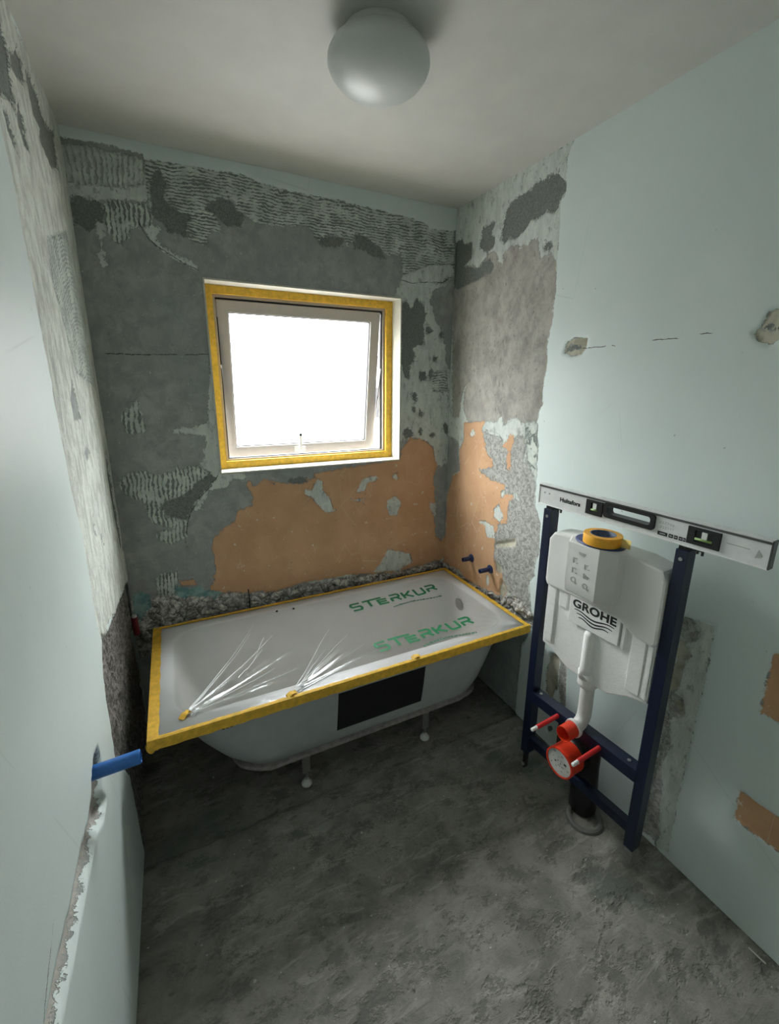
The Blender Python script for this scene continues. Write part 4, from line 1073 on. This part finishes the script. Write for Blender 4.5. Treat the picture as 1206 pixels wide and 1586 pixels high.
bm.faces.new(R_[0][::-1]); bm.faces.new(R_[-1])
hous = link('service_housing', bm, M['plastic'], FR, autosmooth=25, bevel=0)
bm = bmesh.new(); lathe(bm, [(0, 1.133), (.078, 1.133), (.079, 1.136), (.076, 1.139), (0, 1.139)], 40, Matrix.Translation((.200, -.004, 0)) @ Matrix.Diagonal((1.05, .82, 1, 1)))
o = link('service_lid', bm, M['bluelid'], FR, autosmooth=40); o['label'] = 'dark blue oval lid'
# embossed pictograms on the housing front
def pict(u, z, kind):
    bm = bmesh.new(); y0, y1 = -.0712, -.0690
    if kind == 0: prism(bm, [(u-.014, z+.005), (u+.014, z+.005), (u+.008, z-.005), (u-.008, z-.005)], .0690, .0712, Mxz)
    elif kind == 1: box(bm, u-.009, u-.005, y0, y1, z-.010, z+.010); box(bm, u-.005, u+.006, y0, y1, z+.006, z+.010); box(bm, u+.004, u+.010, y0, y1, z-.010, z-.006)
    elif kind == 2: box(bm, u-.010, u-.007, y0, y1, z-.010, z+.008); box(bm, u-.007, u+.004, y0, y1, z+.005, z+.008); box(bm, u+.004, u+.010, y0, y1, z-.009, z-.006)
    elif kind == 3:
        for k in range(3): box(bm, u-.010+.007*k, u-.006+.007*k, y0, y1, z-.008, z+.009-.003*k)
        box(bm, u-.010, u+.012, y0, y1, z-.002, z+.001)
    else:
        lathe(bm, [(.007, .0690), (.010, .0690), (.010, .0712), (.007, .0712)], 16, Matrix.Translation((u, 0, z)) @ Matrix.Rotation(PI/2, 4, 'X'), True)
        box(bm, u+.006, u+.012, y0, y1, z-.012, z-.008)
    link('pictogram', bm, M['grey_label'], hous)
for a in ((.185, 1.100, 0), (.162, 1.070, 1), (.208, 1.062, 2), (.162, 1.034, 1), (.208, 1.028, 3), (.162, 1.000, 4), (.208, .994, 4)): pict(*a)
# raised ribs, logo field and flush channel
def slab(name, u0, u1, z0, z1, y, mt=M['foam'], par=tank, d=.012, bev=.002):
    bm = bmesh.new(); box(bm, u0, u1, y, y+d, z0, z1); return link(name, bm, mt, par, bevel=bev)
slab('rib', .012, .050, .672, .915, -.003); slab('rib', .352, .398, .668, .905, -.003); slab('rib', .404, .420, .668, .90, -.001)
slab('rib', .066, .100, .84, .915, -.002); slab('rib', .318, .330, .80, .925, -.006)
plate = slab('logo_plate', .118, .312, .806, .924, -.010)
bm = bmesh.new(); tube(bm, [(.205, .008, .800), (.205, .005, .785), (.207, .003, .66), (.208, .002, .615)], [.018, .021, .022, .024], 20); link('flush_channel', bm, M['foam'], tank, smooth=True)
TM = Matrix(((1, 0, 0, .131), (0, 0, -1, -.0104), (0, 1, 0, .872), (0, 0, 0, 1)))
text_mesh('logo_text', 'GROHE', .041, M['print'], TM, plate, .0003, .0014, 1.04, 1.18)
for k in range(3):
    bm = bmesh.new(); n = 30; pr_ = None; x0_, x1_ = .140+.010*k, .294-.006*k-.006*(k == 2)
    for i in range(n+1):
        s = i/n; x = x0_+(x1_-x0_)*s; z = .858-.0125*k+.006*math.sin(s*2*PI*1.25+.9); w = .0012+.0014*math.sin(PI*s)
        cur = [bm.verts.new((x, -.0108, z-w)), bm.verts.new((x, -.0108, z+w)), bm.verts.new((x, -.0100, z+w)), bm.verts.new((x, -.0100, z-w))]
        if pr_:
            for a in range(4): bm.faces.new((pr_[a], pr_[(a+1) % 4], cur[(a+1) % 4], cur[a]))
        else: bm.faces.new(cur)
        pr_ = cur
    bm.faces.new(pr_[::-1]); link('logo_wave', bm, M['print'], plate)
# flush pipe, bend and plugs
bm = bmesh.new(); tube(bm, [(.209, .012, .640), (.209, .016, .618), (.209, .020, .600), (.209, .020, .585), (.209, .020, .575)], [.033, .034, .036, .036, .030], 28)
link('flush_collar', bm, M['foam'], FR, smooth=True)
pts = [(.209, .024, .59), (.209, .026, .50)]+[(.209, .026-.045*(1-math.cos(a)), .455-.045*math.sin(a)) for a in np.linspace(0, PI/2, 9)]+[(.209, -.035, .410)]
bm = bmesh.new(); tube(bm, pts, .0245, 28); link('flush_pipe', bm, M['plastic'], FR, autosmooth=50)
def ycyl(name, prof, u, z, mt, par=FR, seg=36, yaw=0):
    """turned part whose axis runs towards the room"""
    bm = bmesh.new(); lathe(bm, prof, seg, Matrix.Translation((u, 0, z)) @ Matrix.Rotation(PI/2, 4, 'X')); return link(name, bm, mt, par, autosmooth=40)
ycyl('pipe_collar', [(.026, .022), (.033, .022), (.034, .030), (.033, .036), (.026, .036)], .209, .410, M['plastic'])
ycyl('flush_plug', [(.026, .034), (.029, .034), (.0285, .088), (.0265, .088), (.0255, .050), (0, .049)], .209, .410, M['red'])
ycyl('waste_plug', [(.048, .020), (.056, .022), (.0555, .070), (.057, .072), (.057, .092), (.052, .093), (.0515, .090)], .209, .284, M['red'])
ycyl('waste_cover', [(.0515, .088), (.050, .0895), (0, .0895)], .209, .284, M['plastic'])
for k in range(16):
    a = k*2.4; r = .006+.0026*k
    bm = bmesh.new(); u, z = .209+r*math.cos(a), .284+r*math.sin(a); s = .0022+.0014*(k % 3)
    box(bm, u-s, u+s, -.0903, -.0893, z-s*.6, z+s*.6); link('stamped_mark', bm, M['grey_label'] if k % 4 else M['print'], FR)
pts = [(.209, -.022, .284), (.209, .0, .284)]+[(.209, .0+.075*math.sin(a), .209+.075*math.cos(a)) for a in np.linspace(.1, PI/2, 10)]+[(.215, .075, .13), (.225, .070, .05), (.225, .070, .004)]
bm = bmesh.new(); tube(bm, pts, .051, 30); link('waste_bend', bm, M['black'], FR, smooth=True)
for u in (.119, .299):
    ycyl('threaded_rod', [(.0085, -.02), (.0085, .118), (.0075, .120), (0, .120)], u, .384, M['redin'], seg=16)
    o = ycyl('rod_tip', [(.0068, .119), (.0068, .146), (.004, .149), (0, .149)], u, .384, M['foam'], seg=16)

# ------------------------------------------------------------------ spirit level lying on the posts
LV = thing('spirit_level', 'silver spirit level with black handle and two vials lying on the frame posts', 'spirit level', (1.487, -1.027, 1.2050), math.radians(-85.75))
LH, LT, LA, LB = .0735, .022, -.076, .642
Y0 = .004
bm = bmesh.new()
def lvl_hole(bm, rects):
    us = sorted({LA, LB, *[r[0] for r in rects], *[r[1] for r in rects]}); zs = sorted({0.0, LH, *[r[2] for r in rects], *[r[3] for r in rects]})
    for a, b in zip(us, us[1:]):
        for c, d in zip(zs, zs[1:]):
            um, zm = (a+b)/2, (c+d)/2
            if any(r[0] < um < r[1] and r[2] < zm < r[3] for r in rects): continue
            box(bm, a, b, Y0, Y0+LT, c, d)
    bmesh.ops.remove_doubles(bm, verts=bm.verts, dist=1e-5)
    ct = {}
    for f in bm.faces:
        key = tuple(round(v, 5) for v in f.calc_center_median()); ct.setdefault(key, []).append(f)
    dd = [f for fs in ct.values() if len(fs) > 1 for f in fs]
    bmesh.ops.delete(bm, geom=dd, context='FACES')
HR = (.206, .350, .030, .060)
V1, V2 = (.128, .190, .014, .064), (.453, .535, .013, .063)
lvl_hole(bm, [HR])
body = link('level_body', bm, M['alu'], LV)
for z0, z1, mt, nm in ((LH, LH+.004, 'alu', 'top_rail'), (-.0002, .003, 'alu', 'bottom_rail')):
    bm = bmesh.new(); box(bm, LA, LB, Y0-.003, Y0+LT+.003, z0, z1); link(nm, bm, M[mt], LV, bevel=.0008)
bm = bmesh.new(); box(bm, LA, LB, Y0-.0034, Y0-.0002, LH-.0065, LH-.0002); link('edge_band', bm, M['alu_dark'], LV)
for u in (LA-.003, LB-.001):
    bm = bmesh.new(); box(bm, u, u+.004, Y0-.002, Y0+LT+.002, .001, LH+.003); link('end_cap', bm, M['alu'] if u < 0 else M['alu_dark'], LV, bevel=.001)
bm = bmesh.new()
ro, ri = rrect(HR[0]-.012, HR[1]+.012, HR[2]-.011, HR[3]+.010, .012, 5), rrect(HR[0]+.002, HR[1]-.002, HR[2]+.002, HR[3]-.002, .008, 5)
L4 = [[bm.verts.new((x, y, z)) for x, z in rr] for rr, y in ((ro, Y0-.006), (ro, Y0+LT+.006), (ri, Y0+LT+.006), (ri, Y0-.006))]
for k in range(4):
    A_, B_ = L4[k], L4[(k+1) % 4]; n = len(A_)
    for i in range(n): bm.faces.new((A_[i], A_[(i+1) % n], B_[(i+1) % n], B_[i]))
link('handle', bm, M['black'], LV, autosmooth=40)
for vb_ in (V1, V2):
    bm = bmesh.new(); inn_ = (vb_[0]+.020, vb_[1]-.018, vb_[2]+.010, vb_[3]-.008)
    frame_ring(bm, vb_, inn_, Y0-.005, Y0+.002); h_ = link('vial_housing', bm, M['black'], LV, bevel=.0012)
    bm = bmesh.new(); box(bm, inn_[0], inn_[1], Y0-.0008, Y0+.0005, inn_[2], inn_[3]); link('vial_window', bm, M['black'], h_)
    bm = bmesh.new(); um = (inn_[0]+inn_[1])/2; box(bm, um-.006, um+.008, Y0-.0042, Y0-.0008, inn_[2]+.010, inn_[3]-.001); link('vial_block', bm, M['clear'], h_, bevel=.001)
    bm = bmesh.new(); cyl(bm, (inn_[0]+.001, Y0-.0030, inn_[2]+.008), (inn_[1]-.001, Y0-.0030, inn_[2]+.008), .0036, seg=14); link('vial', bm, M['vial'], h_, smooth=True)
def lt(nm, s, size, u, z, off=.0, sp=1.0, xs=1.0, mt='print'):
    text_mesh(nm, s, size, M[mt], Matrix(((1, 0, 0, u), (0, 0, -1, Y0-.0004), (0, 1, 0, z), (0, 0, 0, 1))), body, .0002, off, sp, xs)
lt('brand_lettering', 'Hultafors', .0205, .018, .029, .0009, 1.02, 1.08)
lt('scribbled_note', '037706', .0120, .372, .046, -.0001, 1.25, 1.0, 'grey_label'); lt('scribbled_note', '022111', .0110, .376, .033, -.0001, 1.25, 1.0, 'grey_label')
for u0_, u1_ in ((.372, .400), (.404, .416), (.419, .429), (.432, .442), (.444, .450)):
    bm = bmesh.new(); box(bm, u0_, u1_, Y0-.0008, Y0-.0001, .012, .023); i_ = link('icon', bm, M['print'], body)
    bm = bmesh.new(); uc = (u0_+u1_)/2; box(bm, uc-(u1_-u0_)*.3, uc+(u1_-u0_)*.3, Y0-.0011, Y0-.0008, .0165, .0185); link('icon_line', bm, M['alu'], i_)
bm = bmesh.new(); box(bm, .548, .600, Y0-.0006, Y0-.0001, .0405, .0425); link('engraved_line', bm, M['grey_label'], body)
bm = bmesh.new(); prism(bm, [(.612, .022), (.628, .030), (.618, .046)], .0-Y0-.0001+.0001, -Y0+.0006, Mxz); link('printed_mark', bm, M['grey_label'], body)
for u in (-.052, -.030):
    bm = bmesh.new(); cyl(bm, (u, Y0-.0008, .046), (u, Y0, .046), .0035, seg=14); link('rivet', bm, M['grey_label'], body)

# ------------------------------------------------------------------ roll of tape on the blue lid
CX_, CY_ = .212, -.012
_r0 = math.radians(-85.75)
wx = 1.487+CX_*math.cos(_r0)-CY_*math.sin(_r0); wy = -1.027+CX_*math.sin(_r0)+CY_*math.cos(_r0)
RO = thing('tape_roll', 'roll of yellow-orange masking tape lying on the blue lid of the cistern', 'tape', (wx, wy, 1.139), _r0)
bm = bmesh.new(); lathe(bm, [(.040, 0), (.059, 0), (.0595, .001), (.0595, .031), (.059, .032), (.040, .032)], 48, close=True); link('tape_winding', bm, M['tapebody'], RO, autosmooth=40)
bm = bmesh.new(); lathe(bm, [(.0375, .0), (.0400, .0), (.0400, .0325), (.0375, .0325)], 48, close=True); link('cardboard_core', bm, M['card'], RO, autosmooth=40)
bm = bmesh.new(); pv = None
for k in range(10):
    s = k/9; a = .35; x = .0575*math.cos(a)+.002+.036*s; y = .0575*math.sin(a)-.004*s-.010
    cur = [bm.verts.new((x, y+.003*math.sin(s*3), z_)) for z_ in (.001+.004*s, .031+.003*s)]+[bm.verts.new((x, y+.0008+.003*math.sin(s*3), z_)) for z_ in (.031+.003*s, .001+.004*s)]
    if pv:
        for a_ in range(4): bm.faces.new((pv[a_], pv[(a_+1) % 4], cur[(a_+1) % 4], cur[a_]))
    else: bm.faces.new(cur)
    pv = cur
bm.faces.new(pv[::-1]); link('loose_end', bm, M['tapeflap'], RO)

# ------------------------------------------------------------------ small things
t = thing('floor_pipe_socket', 'round grey pipe socket set in the floor beneath the red waste plug', 'pipe socket', (1.540, -1.285, 0))
bm = bmesh.new(); lathe(bm, [(.050, -.01), (.050, .010), (.058, .012), (.066, .008), (.070, -.002), (.070, -.01)], 36); link('socket_ring', bm, mat('grey_socket', (.16, .16, .15), .6), t, autosmooth=40)
p = backproj((208, 968), 0, .012)
t = thing('red_pipe', 'short dark red pipe stub standing in the rear left corner', 'pipe', (p[0]+.005, p[1], p[2]-.045))
bm = bmesh.new(); lathe(bm, [(0, 0), (.013, 0), (.013, .085), (.010, .087), (0, .083)], 18, Matrix.Rotation(.08, 4, 'X')); link('pipe', bm, M['redpipe'], t, autosmooth=40)
bm = bmesh.new(); lathe(bm, [(0, .083), (.010, .087), (.009, .096), (0, .098)], 14, Matrix.Rotation(.08, 4, 'X')); link('pipe_end', bm, M['crumb'], t, autosmooth=40)
p = backproj((386, 928), 1, -.030)
bm = bmesh.new(); tube(bm, [(p[0], -.028, p[2]-.055), (p[0]+.001, -.030, p[2]), (p[0]-.001, -.031, p[2]+.055)], .0028, 8)
tag(link('steel_rod', bm, M['black'], smooth=True), 'thin dark steel rod upright in the broken masonry behind the bathtub', 'rod')
p = backproj((1172, 1480), 2, .002)
bm = bmesh.new(); box(bm, -.022, .022, -.0018, .0018, 0, .003, Matrix.Translation((p[0], p[1], .0)) @ Matrix.Rotation(1.62, 4, 'Z'))
tag(link('plaster_sliver', bm, M['crumb']), 'thin pale sliver of plaster on the floor along the right wall', 'debris')
cr = [(1005, 1483), (1038, 1429), (925, 1300), (635, 1395), (375, 1372), (560, 1460), (700, 1440), (560, 1290), (455, 1345), (840, 1350), (905, 1480), (330, 1200), (800, 1245), (240, 1310), (575, 1180), (720, 1320), (395, 1520), (640, 1530)]
bm = bmesh.new(); bmesh.ops.create_icosphere(bm, subdivisions=1, radius=1)
for v in bm.verts: v.co = Vector((v.co.x*random.uniform(.6, 1.2), v.co.y*random.uniform(.6, 1.1), v.co.z*random.uniform(.5, .8)))
crumb0 = link('plaster_crumb', bm, M['crumb'])
for k, c in enumerate(cr):
    o = crumb0 if k == 0 else crumb0.copy()
    if k: C.objects.link(o)
    p = backproj(c, 2, 0.0); s = random.uniform(.0025, .0055)
    under = p[1] > -.74
    o.location = (p[0], p[1], (-.016 if under else -.001)+s*.4); o.scale = (s, s, s); o.rotation_euler = (0, 0, random.uniform(0, 6))
    tag(o, 'tiny pale crumb of plaster scattered on the concrete floor', 'debris', 'plaster crumbs on the floor')
